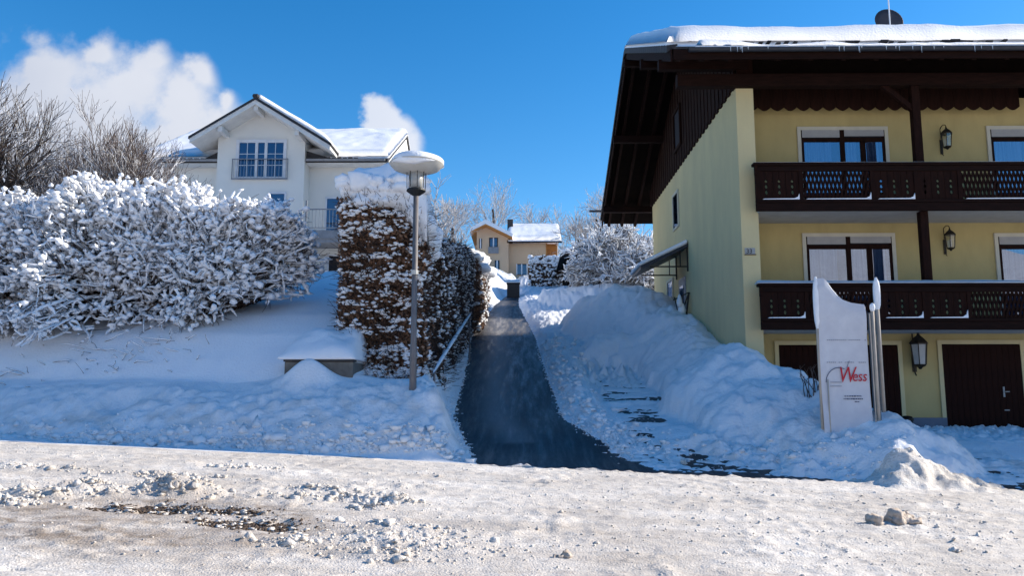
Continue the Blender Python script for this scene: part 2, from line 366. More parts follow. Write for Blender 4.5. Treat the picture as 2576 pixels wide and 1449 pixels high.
# ------------------------------------------------------------------ terrain
def zs(D): return np.interp(D, [-80, 0, 7.3, 10, 13, 14, 16, 20], [-0.9, -0.35, 0.0, 0.2, 0.45, 0.52, 0.58, 0.62])
def pathz(D): return np.interp(D, [12, 13, 14, 17, 30, 44, 52, 72, 100, 200, 400], [0.42, 0.47, 0.58, 1.13, 3.76, 6.6, 8.2, 12.3, 16.6, 23, 27])
def pc(D): return np.interp(D, [13, 14, 17, 30, 44, 52, 60], [0.95, 0.48, -0.28, -0.66, -0.80, -0.50, -0.3])
def pw(D): return np.interp(D, [12.6, 13.3, 14, 15.5, 17, 24, 30, 44, 52, 53.5, 54], [2.2, 1.65, 1.38, 1.30, 1.22, 1.22, 1.28, 0.75, 0.42, 0.3, 0.0])
def zl(D): return np.interp(D, [12.9, 13.2, 13.6, 14.2, 14.6, 15.0, 15.25, 15.6, 16.2, 17.0, 19, 22, 26, 32, 44, 60, 100, 200, 400],
                            [0.44, 0.62, 1.02, 1.48, 1.72, 1.84, 1.93, 2.32, 2.9, 3.35, 4.05, 5.1, 5.8, 6.5, 8.2, 11, 16.6, 23, 27])
def Aground(x, D):   # hard ground: street, path, forecourt
    street = zs(D) - 0.045 * np.clip(x, -25, 25)
    fore = np.where(D < 21, 0.62, pathz(D))
    fw = sm(x, 2.8 + 1.4 * sm(D, 14.5, 17), 6.0) * (1 - sm(D, 19.8, 21)); up = pathz(D) * (1 - fw) + fore * fw
    t = sm(D, 13.0, 15.8)
    return street * (1 - t) + up * t
def ridge(x, D, pts, slope, rr=0.35, e=1.0):
    best = np.full(np.shape(x), -50.0)
    for (a, b) in zip(pts[:-1], pts[1:]):
        dx, dy = b[0] - a[0], b[1] - a[1]; L = dx * dx + dy * dy
        t = np.clip(((x - a[0]) * dx + (D - a[1]) * dy) / L, 0, 1)
        d = np.hypot(x - a[0] - t * dx, D - a[1] - t * dy); z = a[2] + t * (b[2] - a[2])
        best = np.maximum(best, z - slope * (np.sqrt(d * d + rr * rr) - rr))
    return best
def smax(a, b, k=0.15):
    h = np.clip(0.5 + 0.5 * (a - b) / k, 0, 1); return b * (1 - h) + a * h + k * h * (1 - h)
heap = [W(1500, 752, 31), W(1555, 724, 29), W(1605, 722, 28), W(1620, 744, 27.4), W(1645, 742, 26.6), W(1700, 788, 23.6), W(1760, 848, 20.8), W(1850, 893, 18.0), W(1920, 926, 17.1), W(2000, 955, 16.3),
        W(2060, 985, 15.6), W(2130, 1030, 14.8), W(2190, 1076, 14.0), W(2232, 1112, 13.5)]
heap2 = [W(1512, 848, 24.2), W(1560, 842, 24.0), W(1620, 856, 23.4), W(1690, 885, 22.2)]
berm2 = [W(1650, 1096, 14.9), W(1720, 1078, 15.0), W(1850, 1082, 14.8), W(2000, 1092, 14.4), W(2150, 1100, 14.0)]
lowb = [W(1362, 845, 29), W(1400, 890, 24), W(1440, 945, 20), W(1475, 1000, 17.4), W(1510, 1040, 16.0), W(1560, 1070, 15.1), W(1600, 1092, 14.6)]
rback = [W(1350, 748, 44), W(1400, 726, 44), W(1480, 720, 42), W(1600, 722, 40)]
def surface(x, D):
    A = Aground(x, D)
    c, w = pc(D), pw(D)
    a = (c - w) - x; b = x - (c + w)
    n1 = fbm(x, D, 0.55, 4); n2 = fbm(x + 31, D, 2.3, 4); n3 = fbm(x, D + 11, 9.0, 3, 0.6); n4 = fbm(x + 7, D + 2, 4.5, 3, .55); nst = fbm(x * 0.45, D * 1.8, 3.0, 4, 0.6)
    # left bank
    Dl = D - 0.085 * np.clip(-x - 1.0, 0, 12)
    zleft = zl(Dl)
    capm = sm(x, -4.85, -4.55) * (1 - sm(D, 15.5, 15.62)) + sm(x, -3.45, -3.25) * (1 - sm(D, 16.5, 16.9)); capm = np.clip(capm, 0, 1)
    zleft = zleft * (1 - capm) + np.minimum(zleft, 2.02 - .12 * sm(x, -3.4, -2.4)) * capm
    zleft = zleft + .46 * np.exp(-((x + 4.15) / .46) ** 2 - ((D - 15.36) / .24) ** 2)
    plate = sm(D, 13.0, 13.5)
    wob = 0.25 * n2 + 0.12 * n3
    wl = sm(a + wob * 0.5, 0.05, 0.85 + .65 * sm(D, 16, 18)) 
    wl = wl * sm(Dl, 12.85, 13.15)
    strip = 0.32 * np.exp(-((a - 0.42) / 0.28) ** 2) * sm(D, 13.4, 14.4)
    hl = A * (1 - wl) + np.maximum(zleft, A) * wl + strip
    # broad snow on the right
    wr = sm(b + wob * 0.6, 0.05, 1.0)
    depth_r = 0.03 * sm(D, 13, 14) + (0.10 + 0.09 * np.abs(n4) * 2 + .06 * np.abs(n3)) * sm(b + wob, 0.0, .35) * sm(D, 15, 17) + 0.14 * wr * sm(D, 14.5, 17) * sm(D, 17, 24) * (1 - sm(x, 3.0, 5.0) * (1 - sm(D, 21, 23)))
    hr = A + depth_r
    H = np.where(a > 0, hl, np.where(b > 0, hr, A))
    bump_bank = 0.10 * n1 + 0.045 * n2 + 0.028 * n3
    soft = 0.05 * n1 + 0.012 * n2
    isl = (a > 0) * wl * plate
    # the ploughed berm is lumpy at its foot, the garden slope above smooth
    lump = isl * (1 - sm(Dl, 14.6, 15.3))
    H = H + lump * (bump_bank * 1.3 + 0.12 * np.abs(fbm(x, D, 4.0, 3))) + isl * sm(Dl, 14.6, 15.3) * soft
    # hollows on the berm
    for hx, hd, hr_, hz in ((-7.6, 14.9, 0.42, 0.22), (-4.1, 14.75, 0.3, 0.14), (-5.6, 15.3, 0.8, 0.07)):
        H = H - hz * np.exp(-(((x - hx) / hr_) ** 2 + ((D - hd) / (hr_ * 0.8)) ** 2)) * isl
    # heaps on the right
    hz = smax(ridge(x, D, heap[:8], 0.92, 0.5), smax(ridge(x, D, heap[7:12], 0.60, 0.4), ridge(x, D, heap[11:], 0.95, 0.35), .1), .25)
    hz = smax(hz, ridge(x, D, berm2, 1.0, 0.2) - .12, 0.12)
    hz = smax(hz, ridge(x, D, heap2, 0.95, 0.5), 0.2)
    hz = smax(hz, ridge(x, D, lowb, 0.75, 0.25), 0.12)
    hz = smax(hz, ridge(x, D, rback, 0.6, 0.8), 0.3)
    hz = hz + 0.22 * n1 + 0.10 * n2 + 0.035 * n3 + 0.32 * np.abs(fbm(x + 5, D + 3, 0.8, 3)) + 0.10 * np.abs(fbm(x + 2, D, 3.0, 3)) - .08
    hs_ = sm(b + .22 * n2 + .03 * n3, 0.45, 1.45)
    H = np.where(b > -0.2, np.where(hs_ > 0, smax(H, hz * hs_ + (H - 0.3) * (1 - hs_), 0.08), H), H)
    # bare path with shreds of snow
    bare = (1 - sm(np.maximum(a, b), -0.35, 0.05)) * sm(D, 12.9, 13.6)
    H = H - bare * 0.075 + bare * 0.10 * np.clip(nst + .1 * n3, 0, 1) * sm(np.maximum(a, b), -0.6, 0.1) + bare * .03 * n3 * sm(np.maximum(a, b), -0.4, 0.05)
    # slush in front of the path mouth and of the heap
    sl = sm(D, 12.7, 13.1) * (1 - sm(D, 14.6, 15.6)) * sm(x, -1.2, 0.4) * (1 - sm(x, 7.5, 9.5)) * (1 - bare)
    H = H + sl * (1 - sm(H - A, .2, .45)) * (-0.045 + 0.12 * fbm(x * .35, D * 2.2, 2.5, 4, .6) + 0.07 * n3 + .03 * n4)
    shelf = sm(D, 15.0, 15.6) * (1 - sm(D, 22.5, 23.5)) * sm(x, 1.55, 1.95) * (1 - sm(x, 4.6, 5.2)) * (1 - sm(H - A, .26, .42))
    H = H * (1 - shelf) + shelf * (A + 0.02 + 0.11 * fbm(x * .5, D * 1.5, 1.6, 4, .6) + .03 * n3)
    # the street in the sun
    st = 1 - sm(D, 12.6, 13.3)
    patch = sm(fbm(x + 3, D + 8, 0.9, 4), -0.05, 0.35)
    H = H + st * (0.035 + 0.012 * n2 + 0.013 * n3 + patch * (0.018 * np.abs(n3) + 0.010 * n2))
    n7 = fbm(x + 3, D * 1.2, 6.5, 3, .6)
    H = H + st * (0.028 * sm(n7, .12, .55) * (.3 + .7 * patch) + .012 * np.sin((D + .12 * fbm(x, D * 0, .5, 2)) * 21) * sm(D, 10.6, 11.2) * (1 - patch) * .6 + 0.008 * fbm(x, D, 22, 2))
    for rd in (10.75, 11.0, 11.75, 12.0, 12.35):
        H = H - .016 * np.exp(-((D - rd - .10 * np.sin(x * .35 + rd * 3) - .05 * np.sin(x * .9 + rd)) / .07) ** 2) * st * (.5 + .5 * sm(fbm(x, D * 0 + rd, .5, 2), -.3, .3))
    for (px, py, rx, ry, hh) in HUMPS:
        gx, gy = px, py
        g = np.exp(-(((x - gx) / rx) ** 2 + ((D - gy) / ry) ** 2) ** 1.4)
        H = H + hh * .8 * g * np.clip(0.60 + 0.9 * n4 + 0.6 * n3, 0.02, 1.0) * st
    for (px, py, rx, ry, hh) in PITS:
        g = np.exp(-(((x - px) / rx) ** 4 + ((D - py) / ry) ** 4))
        H = H - g * np.clip(0.060 + 0.10 * nst + 0.09 * n4 + .05 * n3, 0, .15) * st
    return H
def ground_hit(px, py):
    a, b = uv(px, py); lo, hi = 4.0, 40.0
    for D in np.arange(5, 40, 0.02):
        if EYE + b * D < float(Aground(np.array(a * D), np.array(D))): return (a * D, D)
    return (a * 20, 20)
HUMPS = []; PITS = []
for px, py, rx, ry, hh in ((90, 1258, .45, .16, .15), (200, 1250, .5, .16, .20), (240, 1235, .3, .12, .15), (370, 1245, .35, .13, .16), (420, 1252, .4, .15, .19), (500, 1248, .45, .14, .17), (20, 1275, .25, .12, .10),
                           (745, 1262, .28, .08, .11), (850, 1262, .25, .07, .08), (960, 1270, .3, .09, .12), (1010, 1272, .25, .08, .09), (930, 1288, .22, .07, .07), (610, 1185, .4, .12, .06), (80, 1185, .8, .12, .08),
                           (1000, 1345, .55, .22, .07), (930, 1370, .45, .2, .06), (1090, 1390, .6, .25, .06), (960, 1410, .4, .15, .05), (800, 1240, .3, .08, .06), (720, 1375, .25, .08, .05), (400, 1205, .6, .1, .06)):
    x, y = ground_hit(px, py); HUMPS.append((x, y, rx, ry, hh))
for px, py, rx, ry in ((330, 1288, .45, .16), (450, 1287, .55, .20), (580, 1292, .45, .14), (560, 1320, .30, .14), (650, 1327, .45, .24), (1200, 1216, .5, .04), (1290, 1219, .5, .035), (30, 1446, .08, .05)):
    x, y = ground_hit(px, py); PITS.append((x, y, rx, ry, 1))

def grid_axis(segs):
    out = []
    for a, b, st in segs:
        out.append(np.arange(a, b, st))
    out.append([segs[-1][1]])
    return np.concatenate(out)
def geo(a, b, n): return list(np.geomspace(a, b, n))
xs = np.concatenate([-np.array(geo(14.5, 420, 34))[::-1], np.arange(-14.4, 14.4, 0.048), np.array(geo(14.5, 420, 34))])
ys = np.concatenate([np.array([-320, -240, -180, -140, -110, -90, -75, -60, -45, -30, -20, -12, -6, -2, 1, 3, 4.5, 5.5]), np.arange(6.2, 14.6, 0.04), np.arange(14.6, 22, 0.06), np.arange(22, 34, 0.12),
                     np.arange(34, 60, 0.35), np.arange(60, 110, 1.6), np.array(geo(112, 600, 16))])
GX, GY = np.meshgrid(xs, ys, indexing='xy')
GZ = surface(GX, GY)
# the snowy slope on the far side of the street (behind the camera)
back = np.clip(-GY - 14, 0, None)
GZ = GZ + np.where(GY < -14, 0.34 * np.minimum(back, 92) + 1.2 * fbm(GX, GY, 0.02, 3) * sm(back, 0, 40), 0)
# far hill rises softly
GZ = GZ + np.where(GY > 60, fbm(GX, GY, 0.03, 3) * 0.8, 0)
nx, ny = len(xs), len(ys)
idx = np.arange(nx * ny).reshape(ny, nx)
Q = np.stack([idx[:-1, :-1], idx[:-1, 1:], idx[1:, 1:], idx[1:, :-1]], axis=-1).reshape(-1, 4)
cx = (GX[:-1, :-1] + GX[1:, 1:]).ravel() / 2; cy = (GY[:-1, :-1] + GY[1:, 1:]).ravel() / 2
VV = np.stack([GX, GY, GZ], axis=-1).reshape(-1, 3)
aa = pc(cy) - pw(cy) - cx; bb = cx - pc(cy) - pw(cy)
cls = np.where(cy < 13.05, 0, np.where((aa > 0) & (cy < 15.6), 1, np.where((bb > 0) & (cy < 31) & (cx < 9), 2, 3)))
dirt_and_sun = np.zeros(len(VV))
vx, vy = VV[:, 0], VV[:, 1]
dl = np.exp(-(((vx + 4.2) / 2.6) ** 2 + ((vy - 8.3) / 1.15) ** 2)) * 1.5
dl2 = np.exp(-(((vx - 1.0) / 1.2) ** 2 + ((vy - 8.0) / 2.5) ** 2)) * 0.25
dirt_and_sun = dl + dl2
for (hx_, hy_, a_, b_, c_) in PITS[:5]: dirt_and_sun = dirt_and_sun + .8 * np.exp(-(((vx - hx_) / (a_ * 1.6)) ** 2 + ((vy - hy_) / (b_ * 2.2)) ** 2))
dirt_and_sun = np.clip(dirt_and_sun, 0, 1)
dirt_and_sun = np.where((vy > 13.1), np.clip(0.55 - np.abs(vy - 14.1 - 0.03 * np.abs(vx)) * 0.6, 0, 0.5), dirt_and_sun)
def sub(name, mask, material, **kw):
    F = Q[mask]; used, inv = np.unique(F, return_inverse=True)
    o = mesh_np(name, VV[used], inv.reshape(-1, 4), material, None, smooth=True, **kw)
    at = o.data.attributes.new('dirt', 'FLOAT', 'POINT'); at.data.foreach_set('value', dirt_and_sun[used].astype(np.float32))
    return o
sub('street', cls == 0, M['street'], kind='structure')
sub('snow_bank', cls == 1, M['bank'], kind='structure')
sub('snow_heap', cls == 2, M['bank'], kind='structure')
sub('snowy_hillside', cls == 3, M['snow'], kind='structure')
# hard ground under the snow
def sheet(name, xa, ya, dz, material, **kw):
    X, Y = np.meshgrid(xa, ya); Z = Aground(X, Y) + dz
    n, m = len(xa), len(ya); id2 = np.arange(n * m).reshape(m, n)
    F = np.stack([id2[:-1, :-1], id2[:-1, 1:], id2[1:, 1:], id2[1:, :-1]], -1).reshape(-1, 4)
    o = mesh_np(name, np.stack([X, Y, Z], -1), F, material, None, smooth=True, **kw)
    at = o.data.attributes.new('dirt', 'FLOAT', 'POINT'); v = 0.9 * np.exp(-((X - pc(Y) + 0.25) / 0.3) ** 2) * (Y > 15) + .9 * sm(Y, 31, 32) * (1 - sm(Y, 36, 38))  # pale streak along the path; sunlight painted in as a lighter band uphill
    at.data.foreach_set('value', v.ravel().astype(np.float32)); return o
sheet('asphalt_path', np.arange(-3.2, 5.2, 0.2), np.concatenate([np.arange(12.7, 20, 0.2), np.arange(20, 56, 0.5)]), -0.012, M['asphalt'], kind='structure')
xa = np.arange(5.0, 11.4, 0.25)
sheet('forecourt', xa, np.arange(12.7, 19.4, 0.2), -0.012, M['asphalt'], kind='structure')
sheet('gritty_ground', np.arange(-9, 9, 0.3), np.arange(6, 12.6, 0.3), -0.005, M['gravel'], kind='structure')

# ------------------------------------------------------------------ blobs, tubes in bulk
def ico(sub):
    import bmesh
    bm = bmesh.new(); bmesh.ops.create_icosphere(bm, subdivisions=sub, radius=1.0)
    V = np.array([v.co[:] for v in bm.verts]); F = np.array([[v.index for v in f.verts] for f in bm.faces]); bm.free(); return V, F
ICO = {1: ico(1), 2: ico(2), 3: ico(3)}
def blobs(C, S, sub=1, lump=0.25, seed=0):
    """C centres (n,3), S radii (n,3)"""
    V0, F0 = ICO[sub]; r = np.random.default_rng(seed); n = len(C)
    ph = r.random((n, 3)) * 6.28; k = 2.2
    d = 1 + lump * (np.sin(k * V0[None, :, 0] * 1.7 + ph[:, :1]) * np.sin(k * V0[None, :, 1] * 1.5 + ph[:, 1:2]) + 0.6 * np.sin(k * 2 * V0[None, :, 2] + ph[:, 2:]))
    if sub > 1: d = d * (1 + 0.5 * lump * (r.random((n, len(V0))) - 0.5))
    th = r.random(n) * 6.28; c, s = np.cos(th)[:, None], np.sin(th)[:, None]
    P = V0[None] * d[..., None] * S[:, None, :]
    P = np.stack([P[..., 0] * c - P[..., 1] * s, P[..., 0] * s + P[..., 1] * c, P[..., 2]], -1) + C[:, None, :]
    F = (F0[None] + (np.arange(n) * len(V0))[:, None, None]).reshape(-1, 3)
    return P.reshape(-1, 3), F
def tubes(P, Rd, n=3):
    """P (m,k,3) polylines, Rd (m,k)"""
    m, k, _ = P.shape
    d = np.gradient(P, axis=1); d /= (np.linalg.norm(d, axis=-1, keepdims=True) + 1e-9)
    up = np.array([0.13, 0.21, 0.97]); a = np.cross(d, up); a /= (np.linalg.norm(a, axis=-1, keepdims=True) + 1e-9); b = np.cross(a, d)
    t = np.arange(n) * 2 * np.pi / n
    V = P[:, :, None, :] + (a[:, :, None, :] * np.cos(t)[None, None, :, None] + b[:, :, None, :] * np.sin(t)[None, None, :, None]) * Rd[:, :, None, None]
    i = np.arange(k - 1)[:, None]; j = np.arange(n)[None, :]
    f = np.stack([i * n + j, i * n + (j + 1) % n, (i + 1) * n + (j + 1) % n, (i + 1) * n + j], -1).reshape(-1, 4)
    F = (f[None] + (np.arange(m) * k * n)[:, None, None]).reshape(-1, 4)
    return V.reshape(-1, 3), F
def snow_tubes(P, Rd, n=5, lift=0.6, r=None):
    """snow lying along branches: lifted, lumpy, tapering to nothing at both ends"""
    m, k, _ = P.shape; r = r or np.random.default_rng(3)
    env = np.sin(np.linspace(0.12, np.pi - 0.12, k)) ** 0.5
    Rr = Rd * env[None] * (0.75 + 0.6 * r.random((m, k)))
    Q_ = P.copy(); Q_[..., 2] += Rr * lift
    return tubes(Q_, Rr, n)
def cat_meshes(lst):
    Vs, Fs, o = [], [], 0
    for V, F in lst: Vs.append(V); Fs.append(F + o); o += len(V)
    return np.concatenate(Vs), np.concatenate(Fs)
def children(P, Rd, per, ln, spread, upb, k, r, tmin=0.25, rr=0.6, wob=0.12):
    m, kk, _ = P.shape; n = m * per
    pi = np.repeat(np.arange(m), per); t = tmin + (1 - tmin) * r.random(n) ** 0.8
    f = t * (kk - 1); i0 = np.minimum(f.astype(int), kk - 2); fr = (f - i0)[:, None]
    S = P[pi, i0] * (1 - fr) + P[pi, i0 + 1] * fr
    D = P[pi, i0 + 1] - P[pi, i0]; D /= np.linalg.norm(D, axis=1, keepdims=True) + 1e-9
    rd = (Rd[pi, i0] * (1 - fr[:, 0]) + Rd[pi, i0 + 1] * fr[:, 0]) * rr
    V = r.normal(size=(n, 3)); V -= (V * D).sum(1, keepdims=True) * D; V /= np.linalg.norm(V, axis=1, keepdims=True) + 1e-9
    D2 = D + V * spread * (0.6 + 0.8 * r.random((n, 1))) + np.array([0, 0, upb]); D2 /= np.linalg.norm(D2, axis=1, keepdims=True)
    L = ln * (0.55 + 0.8 * r.random(n)) * (1.15 - 0.5 * t)
    out = np.zeros((n, k, 3)); out[:, 0] = S; cur = D2
    for j in range(1, k):
        cur = cur + r.normal(size=(n, 3)) * wob + np.array([0, 0, upb * 0.4]); cur /= np.linalg.norm(cur, axis=1, keepdims=True)
        out[:, j] = out[:, j - 1] + cur * (L / (k - 1))[:, None]
    R2 = rd[:, None] * np.linspace(1, 0.35, k)[None]
    return out, R2
def tree(name, label, cat, base, height, levels, seed, trunk_r=0.18, lean=(0, 0), bark='bark', twig='twig', snow=True, snowr=1.0, group=None, fork=0.35, tn=3, stems=1, smin=0.012, snow_levels=None):
    r = np.random.default_rng(seed)
    root = thing(name, label, cat, base, group)
    k = 7; P = np.zeros((stems, k, 3)); 
    for s in range(stems):
        P[s, 0] = np.array(base) + (r.normal(size=3) * np.array([.15, .15, 0]) if stems > 1 else 0) - np.array([0, 0, 0.2])
        l2 = np.array([lean[0] + (r.normal() * 0.45 if stems > 1 else 0), lean[1] + (r.normal() * 0.3 if stems > 1 else 0), 1.0]); l2 /= np.linalg.norm(l2)
        for j in range(1, k): P[s, j] = P[s, j - 1] + (l2 + r.normal(size=3) * 0.07) * height * fork / (k - 1) * (1.0 if stems == 1 else 0.8 + 0.4 * r.random())
    Rd = trunk_r * np.linspace(1, 0.7, k)[None].repeat(stems, 0)
    V, F = tubes(P, Rd, 7); mesh_np('trunk', V, F, M[bark], root, smooth=True)
    br, sn = [], []
    for li, (per, ln, spread, upb, kk, rr, tmin) in enumerate(levels):
        P, Rd = children(P, Rd, per, ln * height, spread, upb, kk, r, tmin, rr)
        Rd = np.maximum(Rd, smin * (0.8 if li == len(levels) - 1 else 1))
        br.append(tubes(P, Rd, 5 if li == 0 else tn))
        if snow and (snow_levels is None or li in snow_levels):
            hor = 1 - np.abs(P[:, -1, 2] - P[:, 0, 2]) / (np.linalg.norm(P[:, -1] - P[:, 0], axis=1) + 1e-6)
            ok = hor > 0.10
            if ok.any(): sn.append(snow_tubes(P[ok], np.maximum(Rd[ok] * 0.9, smin) * snowr, 4, 0.9, r))
    V, F = cat_meshes(br); mesh_np('crown', V, F, M[twig], root, smooth=True)
    if sn:
        V, F = cat_meshes(sn); mesh_np('branch_snow', V, F, M['snow_fine'], root, smooth=True)
    return root

# ------------------------------------------------------------------ big chalet on the right
XW, XV = 5.25, 3.5                   # side wall plane, verge
XE = 30.0                             # right end, out of view; drawn long so the roof shades the street
YF, YP, YB, YBK = 19.6, 18.45, 18.15, 30.7      # facade, pier front, balcony front, back wall
ZE = 9.05                             # foot of the timber cladding
chalet = thing('chalet', 'large yellow chalet with dark wooden balconies and a deep snowy roof, right of the path', 'house', (XW, YF, 0.6))
# walls
mb = MB(); mb.box(XW + 0.38, XE, YF, YF + 0.3, 0.3, 9.2); mb.box(XE - 0.3, XE, YF + 0.3, YBK, 0.3, 9.2); mb.box(XW + 0.3, XE - 0.3, YBK - 0.3, YBK, 0.3, 9.2)
mb.build('wall', M['plaster_y'], chalet)
MB().prism([(YF + .001, 2.1), (YF + .001, ZE + 0.05), (YBK, ZE + 0.05), (YBK, 3.8), (26, 3.0)], XW, XW + 0.30, 'x').build('side_wall', M['plaster_p'], chalet, label='pale yellow windowless side wall facing the path')
BX('wall_end', M['plaster_p'], chalet, XW, XW + 0.42, YP - 0.012, YF, 1.95, ZE + 0.02)
MB().prism([(YP - 0.03, 0.3), (YP - 0.03, 1.98), (YBK, 4.6), (YBK, 0.3)], XW - 0.03, XW + 0.33, 'x').build('plinth', M['plinth'], chalet)
BX('plinth', M['plinth'], chalet, XW + 0.33, XW + 0.45, YP - 0.03, YF, 0.3, 1.98)
# gable wall above, timber clad : boards
gz = lambda y: 12.55 - abs(y - 24.5) * 0.45       # underside of the roof
bw = 0.20
plank0 = None; y = YP
k = 0
while y < YBK - 0.05:
    z0 = ZE - 0.02 if k % 2 == 0 else ZE + 0.03; z1a = gz(y) - 0.05; z1b = gz(min(y + bw, YBK)) - 0.05
    d = 0.018 if k % 2 else 0.0
    MB().hexa([(XW - 0.045 - d, y + .008, z0), (XW - 0.003, y + .008, z0), (XW - 0.045 - d, y + bw - .008, z0), (XW - 0.003, y + bw - .008, z0),
               (XW - 0.045 - d, y + .008, z1a), (XW - 0.003, y + .008, z1a), (XW - 0.045 - d, y + bw - .008, z1b), (XW - 0.003, y + bw - .008, z1b)]).build('cladding_board', M['wood'], chalet)
    y += bw; k += 1
MB().prism([(YP, ZE + 0.06), (YP, gz(YP)), (24.5, 12.55), (YBK, gz(YBK)), (YBK, ZE + 0.06)], XW, XW + 0.12, 'x').build('gable_backing', M['wood_black'], chalet)
# gable window among the boards
g = BX('gable_window', M['room'], chalet, XW - 0.075, XW - 0.065, 24.6, 25.5, 9.7, 10.9)
mb = MB()
for (ya, yb, za, zb) in ((24.5, 24.6, 9.6, 11.0), (25.5, 25.6, 9.6, 11.0), (24.6, 25.5, 9.6, 9.7), (24.6, 25.5, 10.9, 11.0)): mb.box(XW - 0.13, XW - 0.062, ya, yb, za, zb)
mb.build('frame', M['wood'], g)
# roof slabs
YEF, YEB, YR = 17.25, 33.0, 24.5
zr_top = lambda y: 12.76 - abs(y - YR) * 0.45
def slab(name, y0, y1, t0, t1, x0, x1, material, parent=None, **kw):
    return MB().hexa([(x0, y0, zr_top(y0) - t0), (x1, y0, zr_top(y0) - t0), (x0, y1, zr_top(y1) - t0), (x1, y1, zr_top(y1) - t0),
                      (x0, y0, zr_top(y0) + t1), (x1, y0, zr_top(y0) + t1), (x0, y1, zr_top(y1) + t1), (x1, y1, zr_top(y1) + t1)]).build(name, material, parent or chalet, **kw)
roof = slab('roof', YEF + 0.05, YR, 0.12, 0.0, XV + .05, XE + 1.5, M['wood_black']); slab('roof', YR, YEB - .05, 0.12, 0.0, XV + .05, XE + 1.5, M['wood_black'])
slab('tile_layer', YEF, YR, -0.004, 0.06, XV, XE + 1.5, M['tile']); slab('tile_layer', YR, YEB, -0.004, 0.06, XV, XE + 1.5, M['tile'])
slab('verge_board', YEF + .02, YR, 0.30, -0.01, XV - 0.045, XV - 0.005, M['woodh']); slab('verge_board', YR, YEB - .02, 0.30, -0.01, XV - 0.045, XV - 0.005, M['woodh'])
# verge tiles: a toothed edge
y = YEF + 0.1
while y < YEB - 0.2:
    L = 0.33; sgn = 1
    za = zr_top(y); zb = zr_top(min(y + L, YEB))
    lift = 0.03
    f0, f1 = (lift, 0) if y < YR else (0, lift)
    MB().hexa([(XV - 0.11, y, za - 0.10 + f0), (XV + 0.14, y, za + 0.062 + f0), (XV - 0.11, y + L - .02, zb - 0.10 + f1), (XV + 0.14, y + L - .02, zb + 0.062 + f1),
               (XV - 0.11, y, za + 0.07 + f0), (XV + 0.14, y, za + 0.10 + f0), (XV - 0.11, y + L - .02, zb + 0.07 + f1), (XV + 0.14, y + L - .02, zb + 0.10 + f1)]).build('verge_tile', M['tile'], chalet)
    y += L
# rafters under the gable overhang, purlins
for x in (XV + 0.25, XV + 0.8, XV + 1.35):
    for (a, b) in ((YEF + 0.1, YR), (YR, YEB - 0.1)):
        MB().bar((x, a, zr_top(a) - 0.21), (x, b, zr_top(b) - 0.21), 0.10, 0.17).build('rafter', M['woodh'], chalet)
for yp in (YEF + 1.2, 21.2, YR, 27.8, 31.6):
    MB().box(XV - 0.12, XW + 0.3, yp - 0.09, yp + 0.09, zr_top(yp) - 0.55, zr_top(yp) - 0.30).build('purlin', M['woodh'], chalet)
x = XW + 0.7
while x < 14.5:
    MB().bar((x, YEF + 0.08, zr_top(YEF + .08) - 0.21), (x, YF, zr_top(YF) - 0.21), 0.10, 0.16).build('rafter', M['woodh'], chalet)
    x += 0.75
BX('eave_beam', M['woodh'], chalet, XV + 0.3, XE, YB + .1, YB + 0.34, 9.02, 9.32)
# sloping underside closed behind the rafters at the eave
BX('fascia', M['woodh'], chalet, XV + 0.02, XE + 1.5, YEF - 0.01, YEF + 0.03, zr_top(YEF) - 0.25, zr_top(YEF) - 0.01)
# front gutter
ge = thing  # alias not used
gp = []
for i in range(9):
    t = math.pi * i / 8; gp.append((YEF - 0.10 - 0.075 * math.cos(t), zr_top(YEF) - 0.03 - 0.085 * math.sin(t)))
gutter = MB().prism(gp, XV + 0.35, XE + 1.5, 'x').build('gutter', M['gutter'], chalet)
for xi in [5.0, 6.9, 7.35, 7.7, 8.6, 8.9, 9.1, 9.6, 10.3, 10.45] + [random.uniform(4.5, 12) for _ in range(14)]:
    L = random.uniform(0.05, 0.17)
    MB().tube([(xi, YEF - 0.185, zr_top(YEF) - 0.03), (xi, YEF - 0.185, zr_top(YEF) - 0.03 - L * .5), (xi + .004, YEF - 0.185, zr_top(YEF) - 0.03 - L)], [0.012, 0.008, 0.002], 5).build('icicle', M['ice'], gutter)
MB().prism([(a + (YEB - YEF) + 0.2 if False else YEB + 0.10 + (a - YEF + 0.10), b) for a, b in gp], XV - 0.55, XE, 'x').build('gutter', M['gutter'], chalet)
